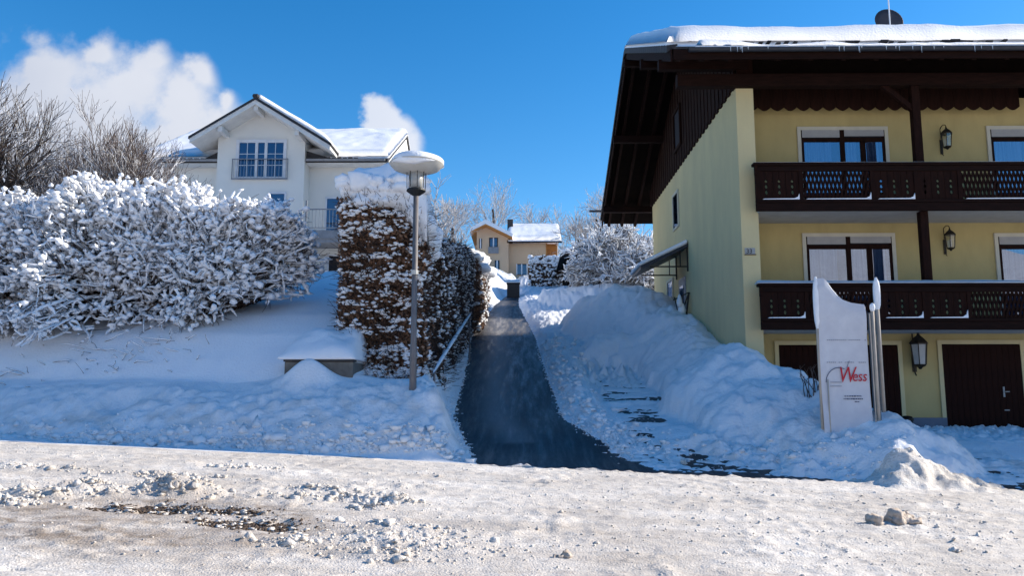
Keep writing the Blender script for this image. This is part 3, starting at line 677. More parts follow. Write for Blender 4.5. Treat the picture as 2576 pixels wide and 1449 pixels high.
# roof snow : one thick quilt, lumpy, with a broken lower edge
def quilt(name, parent, x0, x1, y0, y1, zfun, th, nx_, ny_, seed, edge=0.25, wave=0.06, front_gap=None, mat_=None):
    X = np.linspace(x0, x1, nx_); Y = np.linspace(y0, y1, ny_); XX, YY = np.meshgrid(X, Y)
    ex = np.minimum(np.minimum(XX - x0, x1 - XX) / edge, 1); ey = np.minimum(np.minimum(YY - y0, y1 - YY) / (edge * 0.8), 1)
    r_ = np.sqrt(np.clip(1 - (1 - np.clip(ex, 0, 1)) ** 2.4, 0, 1)) * np.sqrt(np.clip(1 - (1 - np.clip(ey, 0, 1)) ** 2.4, 0, 1))
    T = th * (0.25 + 0.75 * r_) + wave * fbm(XX + seed, YY, 0.8, 3) * r_ + 0.25 * wave * fbm(XX + seed, YY, 4, 2)
    zb = np.vectorize(zfun)(YY) if callable(zfun) else np.full_like(YY, zfun)
    top = np.stack([XX, YY, zb + T], -1).reshape(-1, 3); bot = np.stack([XX, YY, zb + 0.0], -1).reshape(-1, 3)
    n = nx_ * ny_; id2 = np.arange(n).reshape(ny_, nx_)
    q = np.stack([id2[:-1, :-1], id2[:-1, 1:], id2[1:, 1:], id2[1:, :-1]], -1).reshape(-1, 4)
    ring = np.concatenate([id2[0, :], id2[1:, -1], id2[-1, -2::-1], id2[-2:0:-1, 0]])
    r2 = np.roll(ring, -1)
    side = np.stack([ring, ring + n, r2 + n, r2], -1)[:, ::-1]
    return mesh_np(name, np.concatenate([top, bot]), np.concatenate([q, q[:, ::-1] + n, side]), mat_ or M['snow'], parent, smooth=True)
zq = lambda y: 12.76 + 0.066 - abs(y - YR) * 0.45
quilt('roof_snow', chalet, XV - 0.08, XE + 1.5, YEF + 0.22, YEB - 0.1, zq, 0.52, 150, 60, 3.0, edge=0.5, wave=0.07)
quilt('eave_snow', chalet, XV + 0.5, XE + 1.5, YEF - 0.16, YEF + 0.12, lambda y: zr_top(YEF) - 0.02, 0.12, 320, 8, 8.0, edge=0.05, wave=0.09)
def zpix(px, py, D): return W(px, py, D)[2]
r_ = np.random.default_rng(15); x = XV + 1.0
while x < 14.0:
    if x < 6.6 or r_.random() < .72:
        wd = r_.uniform(.06, .10) if x < 6.6 else r_.uniform(.06, .22)
        zz_ = zr_top(YEF) + .155 + r_.normal() * .018; BX('snow_stop', M['tile'], chalet, x, x + wd, YEF + .02, YEF + .26, zz_, zz_ + r_.uniform(.018, .045))
    x += .2
# scalloped valance boards
def scallop(xc, w, ya, yb, ztop, zbot):
    pts = [(xc - w / 2, ztop)]
    for i in range(9):
        t = i / 8; xx = xc - w / 2 + w * t; pts.append((xx, zbot + 0.09 * (1 - math.sin(math.pi * t)) - 0.0))
    pts.append((xc + w / 2, ztop)); return MB().prism(pts, ya, yb)
x = XW + 0.45
vm = None
while x < 12.4:
    o = scallop(x + 0.165, 0.322, YF - 0.35, YF - 0.32, 10.0, zpix(2200, 277, YF - .35)) if vm is None else None
    if vm is None: ob = o.build('valance_board', M['wood'], chalet); vm = ob; x0v = x
    else:
        ob = vm.copy(); COL.objects.link(ob); ob.parent = chalet; ob.location = (x - x0v, 0, 0)
    x += 0.33
for i in range(2): scallop(XW + 0.02 + 0.2 * i + 0.1, 0.196, YP - 0.06, YP - 0.025, 9.9, ZE - 0.02).build('valance_board', M['wood'], chalet)
BX('ceiling_boards', M['wood_black'], chalet, XW + 0.4, XE, YF - 0.36, YF - .001, 9.98, 10.1)
BX('pier_head', M['wood_black'], chalet, XW, XE, YP - 0.02, YP + 0.2, 9.35, 9.9)
# posts
for (px, za, zb) in ((2318, 1.0, 9.1),):
    x, y, z = W(2306, 360, YB + 0.22)
    BX('balcony_post', M['wood'], chalet, x - 0.09, x + 0.10, YB + 0.13, YB + 0.31, 4.0, 9.02, bevel=0.01)
    MB().bar((x, YB + .22, 8.4), (x - 0.75, YB + .22, 9.05), 0.12, 0.12).build('brace', M['wood'], chalet)
# balconies
def zpix(px, py, D): return W(px, py, D)[2]
def balcony(zt, zb, snow_top):
    """zt top of the handrail, zb foot of the fascia"""
    x0 = W(1905, 600, YB)[0]; x1 = 14.0
    nm = 'balcony'
    slab_ = BX(nm, M['soffit_w'], chalet, XW + 0.40, x1, YB + 0.06, YF - 0.01, zb + 0.02, zb + 0.20)
    BX('fascia_board', M['woodh'], slab_, x0, x1, YB - 0.03, YB + 0.055, zb, zb + 0.19, bevel=0.006)
    BX('bottom_rail', M['woodh'], slab_, x0, x1, YB - 0.05, YB + 0.05, zb + 0.195, zb + 0.27, bevel=0.006)
    BX('handrail', M['woodh'], slab_, x0 - 0.05, x1, YB - 0.09, YB + 0.10, zt - 0.07, zt, bevel=0.01)
    BX('top_rail', M['woodh'], slab_, x0, x1, YB - 0.045, YB + 0.035, zt - 0.20, zt - 0.073, bevel=0.006)
    # sides: posts and panels, laid out along the front
    zlo, zhi = zb + 0.272, zt - 0.20
    segs = []; xx = x0
    sol, lat = 1.02, 1.68
    seq = [sol, lat, sol, sol, lat, sol, sol]
    typ = ['s', 'l', 's', 's', 'l', 's', 's']
    bd = None; 
    for L, ty in zip(seq, typ):
        BX('baluster_post', M['wood'], slab_, xx, xx + 0.10, YB - 0.03, YB + 0.04, zlo, zhi)
        if ty == 's':
            nb_ = 6; w = (L - 0.10) / nb_
            for i in range(nb_):
                xa_ = xx + 0.10 + i * w; zz0, zz1 = zlo, zhi
                # each board has a half-moon cut into one edge so a carved hole shows between pairs
                mid = (zz0 + zz1) / 2 - 0.05; s = 1 if i % 2 == 0 else -1
                xo = xa_ + w - 0.004 if s > 0 else xa_ + 0.004; xi = xa_ + 0.004 if s > 0 else xa_ + w - 0.004
                pts = [(xi, zz0), (xo, zz0)]
                rr_ = 0.035
                for c_, hh in ((mid - 0.12, 0.05), (mid + 0.02, 0.045), (mid + 0.15, 0.03)):
                    if i % 2 == 0 or True:
                        pts += [(xo, c_ - hh), (xo - s * rr_ * 0.8, c_ - hh * .3), (xo - s * rr_ * 0.6, c_ + hh * .5), (xo, c_ + hh)]
                pts += [(xo, zz1), (xi, zz1)]
                MB().prism(pts, YB - 0.012, YB + 0.012).build('board', M['wood'], slab_)
        else:
            m = MB(); xa_, xb_ = xx + 0.10, xx + L; H_ = zhi - zlo; run = H_ * 0.28; st_ = 0.095
            xs_ = xa_ - run
            while xs_ < xb_:
                for sg in (1, -1):
                    p = [xs_, zlo]; q = [xs_ + run, zhi]
                    if sg < 0: p, q = [xs_ + run, zlo], [xs_, zhi]
                    def clipx(p, q):
                        (ax, az), (bx, bz) = p, q
                        for lim, ge_ in ((xa_ + .012, True), (xb_ - .012, False)):
                            ain = ax >= lim if ge_ else ax <= lim; bin_ = bx >= lim if ge_ else bx <= lim
                            if not ain and not bin_: return None
                            if ain != bin_:
                                t = (lim - ax) / (bx - ax); nx_, nz_ = lim, az + t * (bz - az)
                                if ain: bx, bz = nx_, nz_
                                else: ax, az = nx_, nz_
                        return (ax, az), (bx, bz)
                    c_ = clipx(p, q)
                    if c_ and abs(c_[0][1] - c_[1][1]) > 0.03:
                        yo = YB - 0.012 if sg > 0 else YB + 0.008
                        m.bar((c_[0][0], yo, c_[0][1]), (c_[1][0], yo, c_[1][1]), 0.018, 0.046, up=(1, 0, 0.01))
                xs_ += st_
            m.build('lattice', M['wood'], slab_, kind='stuff')
        # snow caught on the bottom rail, drifting up one corner
        if random.random() < 0.85:
            xa_, xb_ = xx + 0.14, xx + L - 0.01; side = random.random() < 0.8
            hh = random.uniform(0.08, 0.2)
            pr = [(xa_, zlo - .002), (xb_, zlo - .002), (xb_, zlo + hh), (xb_ - 0.03, zlo + hh * .45), (xb_ - 0.12, zlo + 0.025), (xa_ + 0.05, zlo + 0.016)]
            MB().prism(pr, YB - 0.05, YB - 0.018).build('rail_snow', M['snow_fine'], slab_)
        xx += L
    # carved end bracket
    MB().prism([(YB - 0.13, zt - 0.09), (YB - 0.04, zt - 0.09), (YB - 0.04, zt - 0.30), (YB - 0.07, zt - 0.28), (YB - 0.06, zt - 0.2)], x0 - 0.03, x0 + 0.03, 'x').build('bracket', M['wood'], slab_)
    if snow_top:
        quilt('rail_snow', slab_, x0 - 0.08, x1, YB - 0.11, YB + 0.12, lambda y: zt + 0.002, 0.065, 200, 6, 2.0, edge=0.05, wave=0.02, mat_=M['snow_fine'])
    else:
        quilt('rail_snow', slab_, x0 - 0.04, x1, YB - 0.085, YB + 0.09, lambda y: zt + 0.002, 0.012, 120, 5, 2.0, edge=0.05, wave=0.006, mat_=M['snow_fine'])
    return slab_
balcony(zpix(2200, 407, YB - .09), zpix(2200, 530, YB), False)
balcony(zpix(2200, 712, YB - .09), zpix(2200, 830, YB), True)
for (px) in (2320,):
    x, y, z = W(2306, 360, YB + 0.22)
# windows: double balcony doors with roller shutters
def window_unit(px0, py0, px1, floor_z, x1_override=None):
    x0, _, zt = W(px0, py0, YF); x1 = x1_override or W(px1, py0, YF)[0]
    zb = floor_z; w = x1 - x0
    win = BX('window', M['room'], chalet, x0, x1, YF - 0.004, YF - 0.002, zb, zt)
    mb = MB(); t = 0.09
    mb.box(x0 - t, x0, YF - 0.045, YF - 0.001, zb, zt + t); mb.box(x1, x1 + t, YF - 0.045, YF - 0.001, zb, zt + t); mb.box(x0, x1, YF - 0.045, YF - 0.001, zt, zt + t)
    mb.build('surround', M['trim'], win)
    xm = x0 + w * 0.49; ms = 0.06
    mb = MB(); yf0, yf1 = YF - 0.032, YF - 0.006
    mb.box(x0 + .001, x0 + 0.07, yf0, yf1, zb, zt); mb.box(x1 - 0.07, x1 - .001, yf0, yf1, zb, zt); mb.box(xm - ms, xm + ms, yf0 - .006, yf1, zb, zt)
    mb.box(x0 + 0.07, xm - ms, yf0, yf1, zt - 0.32, zt - 0.22); mb.box(xm + ms, x1 - 0.07, yf0, yf1, zt - 0.32, zt - 0.20)
    xq = xm + ms + (x1 - xm - ms - 0.07) * 0.48
    mb.box(xq - 0.07, xq + 0.07, yf0, yf1, zb, zt - 0.3)
    mb.build('frame', M['wood'], win)
    for (a, b, zz) in ((x0 + 0.03, xm - ms, 0.20), (xm + ms, x1 - 0.02, 0.17)):
        n = 4
        for i in range(n):
            BX('shutter_slat', M['shutter'], win, a, b, YF - 0.040, YF - 0.033, zt - zz * (i + 1) / n + 0.003, zt - zz * i / n)
    for (a, b) in ((x0 + 0.07, xm - ms), (xm + ms, xq - 0.07), (xq + 0.07, x1 - 0.07)):
        BX('pane', M['glass'], win, a, b, YF - 0.020, YF - 0.016, zb, zt - 0.3)
        BX('curtain', M['curtain'], win, a, b - (b - a) * random.choice([0.0, 0.25]), YF - 0.010, YF - 0.008, zb, zt - 0.3)
    return win
zf2 = zpix(2200, 530, YB) + 0.21; zf1 = zpix(2200, 830, YB) + 0.21
window_unit(2012, 328, 2222, zf2); window_unit(2025, 596, 2240, zf1)
window_unit(2487, 326, 2700, zf2); window_unit(2507, 596, 2720, zf1)
# garage doors
def garage(px0, px1, py):
    x0, _, zt = W(px0, py, YF - .02); x1 = W(px1, py, YF)[0] if px1 < 2600 else px1 / 1000.0
    zb = 0.60; d = BX('garage_door', M['wood_black'], chalet, x0, x1, YF - 0.006, YF - 0.003, zb, zt)
    mb = MB(); t = 0.10
    mb.box(x0 - t, x0, YF - 0.05, YF - 0.001, zb + 0.45, zt + t); mb.box(x1, x1 + t, YF - 0.05, YF - 0.001, zb + 0.45, zt + t); mb.box(x0, x1, YF - 0.05, YF - 0.001, zt, zt + t)
    mb.build('surround', M['plaster_p'], d)
    n = int((x1 - x0) / 0.14); w = (x1 - x0) / n; p0 = None
    for i in range(n):
        if p0 is None: p0 = BX('plank', M['garage'], d, x0 + .004, x0 + w - .004, YF - 0.035, YF - 0.008, zb + 0.03, zt - 0.02)
        else:
            c_ = p0.copy(); COL.objects.link(c_); c_.parent = d; c_.location = (i * w, 0, 0)
    return d, x0, x1, zt
garage(1957, 2255, 868)
d, gx0, gx1, gzt = garage(2366, 12300, 866)
xh = W(2522, 985, YF)[0]
mb = MB(); mb.box(xh - .02, xh + .02, YF - .05, YF - .036, 1.55, 1.8); mb.bar((xh, YF - .08, 1.68), (xh + 0.11, YF - .08, 1.68), 0.02); mb.bar((xh, YF - .05, 1.68), (xh, YF - .09, 1.68), .02)
mb.box(xh - .02, xh + .1, YF - .05, YF - .036, 1.22, 1.245); mb.build('handle', M['plate'], d)
# plinth of the ground floor between the doors
xa_, xb_ = W(2262, 1060, YF)[0] + .03, gx0 - 0.0
BX('plinth', M['plinth'], chalet, xa_, xb_, YF - 0.06, YF - 0.002, 0.5, 1.05)
BX('plinth', M['plinth'], chalet, XW + 0.46, W(1957, 900, YF)[0], YF - 0.04, YF - 0.002, 0.5, 1.05)
# upper corner trims
# side wall: small window, door canopy, door, low window
def side_window(y0, y1, z0, z1, parent=chalet):
    w_ = BX('window', M['room'], parent, XW - 0.012, XW - 0.004, y0, y1, z0, z1)
    mb = MB(); t = 0.08
    for a in ((y0 - t, y0, z0 - t, z1 + t), (y1, y1 + t, z0 - t, z1 + t), (y0, y1, z0 - t, z0), (y0, y1, z1, z1 + t)): mb.box(XW - 0.05, XW - 0.003, *a)
    mb.build('surround', M['trim'], w_)
    BX('pane', M['glass'], w_, XW - 0.03, XW - 0.026, y0, y1, z0, z1); return w_
side_window(25.6, 26.4, zpix(1702, 570, 26), zpix(1702, 490, 26))
side_window(26.9, 27.8, zpix(1682, 752, 27), zpix(1682, 705, 27))
zc1 = zpix(1718, 628, 25.1); zc0 = zc1 - 0.72
can = MB().hexa([(XW - 1.5, 24.3, zc0 - .05), (XW - 0.01, 24.3, zc1 - .05), (XW - 1.5, 26.3, zc0 - .05), (XW - 0.01, 26.3, zc1 - .05),
                 (XW - 1.5, 24.3, zc0 + .05), (XW - 0.01, 24.3, zc1 + .05), (XW - 1.5, 26.3, zc0 + .05), (XW - 0.01, 26.3, zc1 + .05)]).build('door_canopy', M['canopy'], chalet)
MB().hexa([(XW - 1.55, 24.27, zc0 + .055), (XW - 0.02, 24.27, zc1 + .055), (XW - 1.55, 26.33, zc0 + .055), (XW - 0.02, 26.33, zc1 + .055),
           (XW - 1.58, 24.3, zc0 + .16), (XW - 0.02, 24.3, zc1 + .20), (XW - 1.58, 26.3, zc0 + .16), (XW - 0.02, 26.3, zc1 + .20)]).build('canopy_snow', M['snow'], can, bevel=0.04)
for yc in (24.4, 26.2):
    mb = MB(); mb.bar((XW - 1.2, yc, zc0 + .05), (XW, yc, zc0 + .05), .04); mb.bar((XW - .25, yc, zc0 + .05), (XW - .25, yc, zc1 - .15), .03); mb.bar((XW - .02, yc, zc0 - .1), (XW - .02, yc, zc1 - .05), .05); mb.build('bracket', M['iron'], can)
dr = BX('side_door', M['doorblue'], chalet, XW - 0.04, XW - 0.003, 24.8, 25.8, 3.1, 5.35)
BX('pane', M['glass_b'], dr, XW - 0.05, XW - 0.042, 25.0, 25.6, 4.2, 5.1)
# ornamental bracket / bench standing by the door, a snow-covered rack leaning on the wall
rk = thing('garden_rack', 'dark iron rack with snow leaning on the side wall below the door canopy', 'rack', (XW - 0.4, 24.3, 3.2))
x, y = XW - 0.35, 24.2
mb = MB()
mb.bar((x - .25, y, 3.3), (x + .3, y, 4.75), .04); mb.bar((x + .1, y, 3.3), (x - .15, y, 4.6), .03); mb.bar((x - .2, y, 4.5), (x + .3, y, 4.75), .03); mb.bar((x + .3, y, 4.75), (x + .1, y, 3.3), .05)
mb.build('frame', M['iron'], rk)
V, F = blobs(np.array([(x, y, 4.45), (x + .08, y, 4.2), (x + .02, y, 3.9)]), np.array([(.16, .1, .2), (.13, .1, .2), (.08, .08, .2)]), 2, .2, 5); mesh_np('snow_cap', V, F, M['snow_fine'], rk, smooth=True)

# house number plate
x, y, z = W(1884, 632, YP)
pl = thing('house_number_plate', 'small grey enamel house number plate reading 33 on the pale wall end', 'number plate', (x, YP - .02, z))
BX('plate', M['plate'], pl, x - 0.11, x + 0.13, YP - 0.035, YP - 0.014, z - 0.075, z + 0.075)
BX('ledge', M['iron'], pl, x - 0.12, x + 0.15, YP - 0.05, YP - 0.014, z - 0.095, z - 0.078)
def text(body, size, loc, rot, material, name, parent, extrude=0.002, shear=0.0, width=1.0):
    c = bpy.data.curves.new(name, 'FONT'); c.body = body; c.size = size; c.extrude = extrude; c.align_x = 'LEFT'; c.shear = shear
    o = bpy.data.objects.new(name, c); COL.objects.link(o)
    bpy.context.view_layer.update()
    me = bpy.data.meshes.new_from_object(o); bpy.data.objects.remove(o)
    me.materials.clear(); me.materials.append(material)
    o = bpy.data.objects.new(name, me); COL.objects.link(o); o.parent = parent; b = base_of(parent)
    o.location = Vector(loc) - b; o.rotation_euler = rot; o.scale = (width, 1, 1); return o
text('33', 0.15, (x - 0.085, YP - 0.040, z - 0.055), (R(90), 0, 0), M['iron'], 'lettering', pl)

# ------------------------------------------------------------------ wall lanterns
def lantern(px, py, D, s, label, big=False):
    x, y, z = W(px, py, D)
    t = thing('wall_lantern', label, 'lantern', (x, YF, z), 'wrought iron wall lanterns on the chalet')
    c = (x, y, z)
    n = 6
    MB().lathe((x, y, z + 0.16 * s), [(0.155 * s, 0), (0.16 * s, 0.02 * s), (0.09 * s, 0.10 * s), (0.03 * s, 0.15 * s), (0.012 * s, 0.22 * s)], n).build('roof', M['iron'], t)
    MB().lathe((x, y, z - 0.20 * s), [(0.02 * s, -0.06 * s), (0.04 * s, -0.03 * s), (0.10 * s, 0), (0.11 * s, 0.02 * s)], n).build('base', M['iron'], t)
    MB().lathe((x, y, z - 0.175 * s), [(0.10 * s, 0), (0.128 * s, 0.33 * s)], n).build('glass', M['lamp_glass_m'] if big else M['clearglass'], t)
    mb = MB()
    for i in range(n):
        a = 2 * math.pi * i / n
        mb.bar((x + 0.103 * s * math.cos(a), y + 0.103 * s * math.sin(a), z - 0.18 * s), (x + 0.135 * s * math.cos(a), y + 0.135 * s * math.sin(a), z + 0.165 * s), 0.014 * s)
    mb.build('bars', M['iron'], t)
    MB().tube([(x, y, z - 0.15 * s), (x, y, z + 0.05 * s)], 0.022 * s, 8).build('bulb', M['shutter'], t)
    pts = []
    for i in range(11):
        a = math.pi * i / 10; pts.append((x, y + (YF - y) * (0.5 - 0.5 * math.cos(a)), z + 0.37 * s + 0.09 * s * math.sin(a)))
    pts += [(x, YF - 0.02, z + 0.2 * s), (x, YF - 0.02, z - 0.3 * s), (x + 0.0, YF - 0.08, z - 0.36 * s)]
    MB().tube(pts, 0.011 * s, 5).build('bracket', M['iron'], t)
    BX('back_plate', M['iron'], t, x - 0.035 * s, x + 0.035 * s, YF - 0.02, YF - 0.002, z - 0.3 * s, z + 0.1 * s)
lantern(2381, 352, YF - 0.28, 0.95, 'small wrought iron lantern on the top floor wall beside the upper balcony post')
lantern(2390, 607, YF - 0.28, 0.92, 'small wrought iron lantern on the middle floor wall between the two balconies')
lantern(2312, 890, YF - 0.30, 1.45, 'large iron lantern between the two garage doors on the ground floor', True)

# dark pot at the plinth
x, y, z = W(2283, 1075, YF - 0.25)
pot = thing('flower_pot', 'dark round pot standing at the plinth between the garage doors', 'pot', (x, YF - .25, 0.62))
MB().lathe((x, YF - .25, 0.61), [(0.09, 0), (0.12, 0.36), (0.14, 0.38), (0.14, 0.43), (0.11, 0.44)], 16).build('pot_body', M['binm'], pot, smooth=False)
V, F = blobs(np.array([(x, YF - .25, 1.06)]), np.array([(.11, .11, .05)]), 2, .1); mesh_np('soil_snow', V, F, M['core'], pot, smooth=True)
# satellite dish and mast on the roof
x, y, z = W(2248, 66, YR - 0.3)
dish = thing('satellite_dish', 'dark round satellite dish standing behind the ridge of the chalet roof', 'satellite dish', (x, YR, 12.8))
rad = 0.46
prof = [(0.001, 0.0), (rad * .5, 0.03), (rad, 0.10), (rad, 0.115), (rad * .5, 0.05), (0.001, 0.02)]
m_ = MB(); m_.lathe((0, 0, 0), prof, 28)
rot = Matrix.Rotation(R(78), 3, 'X'); zc = W(2248, 20, YR)[2] - rad
m_.v = [tuple(rot @ Vector(v) + Vector((x, YR + 0.1, zc))) for v in m_.v]
m_.build('reflector', M['slate'], dish, smooth=True)
MB().tube([(x, YR + .25, 12.7), (x, YR + .25, zc)], 0.03, 8).build('mount_pole', M['post'], dish)
MB().tube([(x, YR - .0, zc - rad * .8), (x, YR + .0, zc - .1)], 0.012, 5).build('feed_arm', M['post'], dish)
x2 = W(2236, 30, YR - 0.2)[0]
mast = thing('antenna_mast', 'thin aerial mast rising beside the satellite dish on the chalet roof', 'antenna', (x2, YR - .2, 12.8))
MB().tube([(x2, YR - .2, 12.7), (x2, YR - .2, 16.2)], 0.022, 8).build('pole', M['signw'], mast)
MB().bar((x2 - .5, YR - .2, 15.6), (x2 + .5, YR - .2, 15.6), .02).build('aerial', M['post'], mast)

# ------------------------------------------------------------------ pylon sign in the snow heap
DS = 14.2
xl, _, ztl = W(2058, 700, DS); xr, _, ztr = W(2184, 768, DS - .02)
xl2 = xl + 0.0; zbS = 0.5
sign = thing('pylon_sign', 'tall white pylon sign with a red W and curved top, standing in the snow heap', 'sign', (xl, DS, 0.6))
x1 = W(2180, 900, DS)[0]
xL = W(2068, 850, DS)[0] - 0.02
# curved panel
pts = [(xL, zbS), (x1, zbS), (x1, W(2180, 772, DS)[2] - 0.03)]
cur = [(2178, 770), (2160, 769), (2140, 766), (2120, 759), (2104, 747), (2090, 730), (2079, 714), (2071, 704)]
for a, b in cur:
    X_, _, Z_ = W(a, b, DS); pts.append((min(X_, x1), Z_))
pts.append((xL, W(2060, 705, DS)[2]))
MB().prism(pts, DS, DS + 0.06).build('panel', M['signw'], sign)
# snow blown on to the face, lumpy edge
SX = np.linspace(xL - 0.05, x1 + 0.02, 40); SZ = np.linspace(zbS, ztl + 0.02, 90)
def topz(x):
    xs_ = [p[0] for p in pts[2:]][::-1]; zs_ = [p[1] for p in pts[2:]][::-1]; return np.interp(x, xs_, zs_)
TX, T_ = np.meshgrid(SX, np.linspace(0, 1, 90)); TZ = zbS + T_ * (topz(TX) + 0.03 - zbS)
mid = sm(TZ, 1.15, 1.75) * (1 - sm(TZ, 2.5, 3.1))
cov = 0.004 + 0.035 * (1 - mid) + (0.004 + .010 * (1 - mid)) * fbm(TX, TZ, 3.5, 4) + 0.02 * np.exp(-((TX - xL) / 0.08) ** 2)
cov = np.maximum(cov, .006)
TY = DS - np.maximum(cov, -0.01) * (0.3 + 0.7 * np.minimum(1, (1 - T_) * 20))
n = 40 * 90; id2 = np.arange(n).reshape(90, 40); q = np.stack([id2[:-1, :-1], id2[:-1, 1:], id2[1:, 1:], id2[1:, :-1]], -1).reshape(-1, 4)
mesh_np('face_snow', np.stack([TX, TY, TZ], -1), q, M['signface'], sign, smooth=True)
# snow roll along the curved top and on the posts
P = np.array([[(p[0], DS + 0.03, p[1]) for p in pts[2:]]]); P = P[:, ::-1]
V, F = tubes(P, np.full(P.shape[:2], 0.035) * (0.9 + 0.2 * rng.random(P.shape[:2])), 8); mesh_np('snow_cap', V, F, M['snow_fine'], sign, smooth=True)
def pole(xp, yp, ztop, r_, name='pole', cap=0.0, capl=0.0):
    MB().tube([(xp, yp, 0.4), (xp, yp, ztop)], r_, 12).build(name, M['signpole'], sign, smooth=True)
    if cap:
        zz = np.linspace(ztop - capl, ztop + 0.05, 8); rr_ = np.array([.5, .9, 1, 1.05, 1.05, 1.0, .8, .25]) * cap
        P = np.array([[(xp - .0, yp - .015, z_) for z_ in zz]]); V, F = tubes(P, rr_[None], 9); mesh_np('snow_cap', V, F, M['snow_fine'], sign, smooth=True)
pole(xL - 0.045, DS + 0.02, ztl - .02, 0.034, cap=0.062, capl=0.9)
pole(xL + 0.06, DS - 0.045, W(2080, 955, DS)[2], 0.012)
xr1 = W(2187, 780, DS)[0]; pole(xr1 + 0.035, DS - 0.02, W(2187, 770, DS)[2], 0.03, cap=0.045, capl=0.1)
xr2 = W(2200, 700, DS + .3)[0]; pole(xr2 + 0.0, DS + 0.28, W(2200, 705, DS + .28)[2], 0.038, cap=0.062, capl=0.55)
BX('side_panel', M['post'], sign, xr1 + 0.07, xr1 + 0.09, DS + 0.0, DS + 0.26, 0.5, W(2187, 775, DS)[2] - .06)
MB().tube([(xr1 - .03, DS - .05, .5), (xr1 - .03, DS - .05, W(2184, 790, DS)[2])], 0.012, 6).build('pole', M['signpole'], sign)
# print on the panel: set just proud of the thin snow
yt = DS - 0.026
xw, _, zw = W(2106, 962, DS)
text('W', 0.40, (xw, yt, zw), (R(90), 0, 0), M['red'], 'lettering', sign, 0.002, 0.25, 0.72)
text('ess', 0.27, (xw + 0.25, yt - .002, zw + 0.02), (R(90), 0, 0), M['red'], 'lettering', sign, 0.002, 0.2, 0.78)
arc = []
for i in range(12):
    a = math.pi * (0.98 - 0.62 * i / 11); cx_, _, cz_ = W(2110, 965, DS); arc.append((cx_ + 0.0 + 0.24 * math.cos(a), yt, cz_ + 0.28 * math.sin(a)))
mb = MB(); mb.tube(arc, 0.006, 4)
for py_ in (962, 972):
    a = W(2086, py_, DS); b = W(2116, py_, DS); mb.bar((a[0], yt, a[2]), (b[0], yt, b[2]), .006)
a = W(2128, 925, DS); b = W(2134, 908, DS); mb.bar((a[0], yt, a[2]), (b[0], yt, b[2]), .006)
mb.build('logo_lines', M['ink'], sign)
mb = MB()
for row, (pa, pb, py_) in enumerate(((2122, 2165, 997), (2120, 2168, 1004), (2148, 2160, 1011))):
    xq = pa
    while xq < pb:
        L = random.uniform(2, 6); a = W(xq, py_, DS); b = W(min(xq + L, pb), py_, DS); mb.bar((a[0], yt, a[2]), (b[0], yt, b[2]), .004, random.uniform(.012, .022)); xq += L + 1.5
for py_ in (856, 912):
    xq = 2078
    while xq < 2175:
        if random.random() < .8:
            a = W(xq, py_, DS); b = W(xq + 3, py_, DS); mb.bar((a[0], yt + .004, a[2]), (b[0], yt + .004, b[2]), .004, .008)
        xq += 5
mb.build('small_print', M['ink'], sign, kind='stuff')

# dry stalks by the sign
st = thing('dry_shrub', 'few bare reddish stalks poking from the snow left of the pylon sign', 'shrub', W(2045, 990, 15.3))
bx, by, bz = W(2045, 985, 15.3)
P = np.zeros((9, 5, 3)); r_ = np.random.default_rng(4)
for i in range(9):
    d_ = np.array([r_.normal() * .22, r_.normal() * .2, 1.0]); L = r_.uniform(.25, .65)
    for j in range(5): P[i, j] = np.array([bx + r_.normal() * 0.0 + (i - 4) * .035, by, bz - .15]) + d_ * L * j / 4 + r_.normal(size=3) * .012
V, F = tubes(P, np.linspace(.011, .005, 5)[None].repeat(9, 0), 4); P2, R2 = children(P, np.full((9, 5), .01), 4, .16, .9, .1, 3, r_); V2, F2 = tubes(P2, R2, 3)
V, F = cat_meshes([(V, F), (V2, F2)]); mesh_np('stalks', V, F, M['twigred'], st)

# ------------------------------------------------------------------ white house
wh_loc = (-8.5, 30, 5.9)
wh = thing('white_house', 'white rendered house with a central gable and snowy roof, behind the snowy shrub', 'house', wh_loc)
YM, YG = 30.8, 30.0
xg0 = W(545, 430, YG)[0]; xg1 = W(765, 430, YG)[0]
xl_ = W(412, 440, YM)[0]; xr_ = W(978, 420, YM)[0]
ze = W(450, 402, YM - .6)[2]; zap = W(643, 262, YG)[2]
BX('wall', M['white'], wh, xl_, xr_, YM, YM + 9, 5.0, ze + .1)
xgm = W(643, 300, YG)[0]; sg = (zap - W(545, 330, YG)[2]) / (xgm - xg0) if False else 0.55
zside = zap - sg * (xg1 - xgm)
MB().prism([(xg0, 5.0), (xg0, zap - sg * (xgm - xg0)), (xgm, zap), (xg1, zside), (xg1, 5.0)], YG, YM + 3).build('gable_wall', M['white'], wh)
# main roof
oh = 0.65; xv0 = W(347, 400, YM - oh)[0]; xv1 = W(975, 402, YM - oh)[0]
yr_ = YM + 4.5; s2 = (W(850, 340, yr_)[2] - ze) / (yr_ - YM + oh)
zrf = lambda y: ze + (yr_ - YM + oh) * s2 - abs(y - yr_) * s2
for a, b in ((YM - oh, yr_), (yr_, 2 * yr_ - YM + oh)):
    MB().hexa([(xv0, a, zrf(a) - .14), (xv1, a, zrf(a) - .14), (xv0, b, zrf(b) - .14), (xv1, b, zrf(b) - .14), (xv0, a, zrf(a)), (xv1, a, zrf(a)), (xv0, b, zrf(b)), (xv1, b, zrf(b))]).build('roof', M['tile'], wh)
MB().prism([(YM, ze + .1), (yr_, zrf(yr_) - .15), (YM + 9, ze + .1)], xr_ - .25, xr_, 'x').build('end_gable', M['white'], wh)
MB().prism([(YM, ze + .1), (yr_, zrf(yr_) - .15), (YM + 9, ze + .1)], xl_, xl_ + .25, 'x').build('end_gable', M['white'], wh)
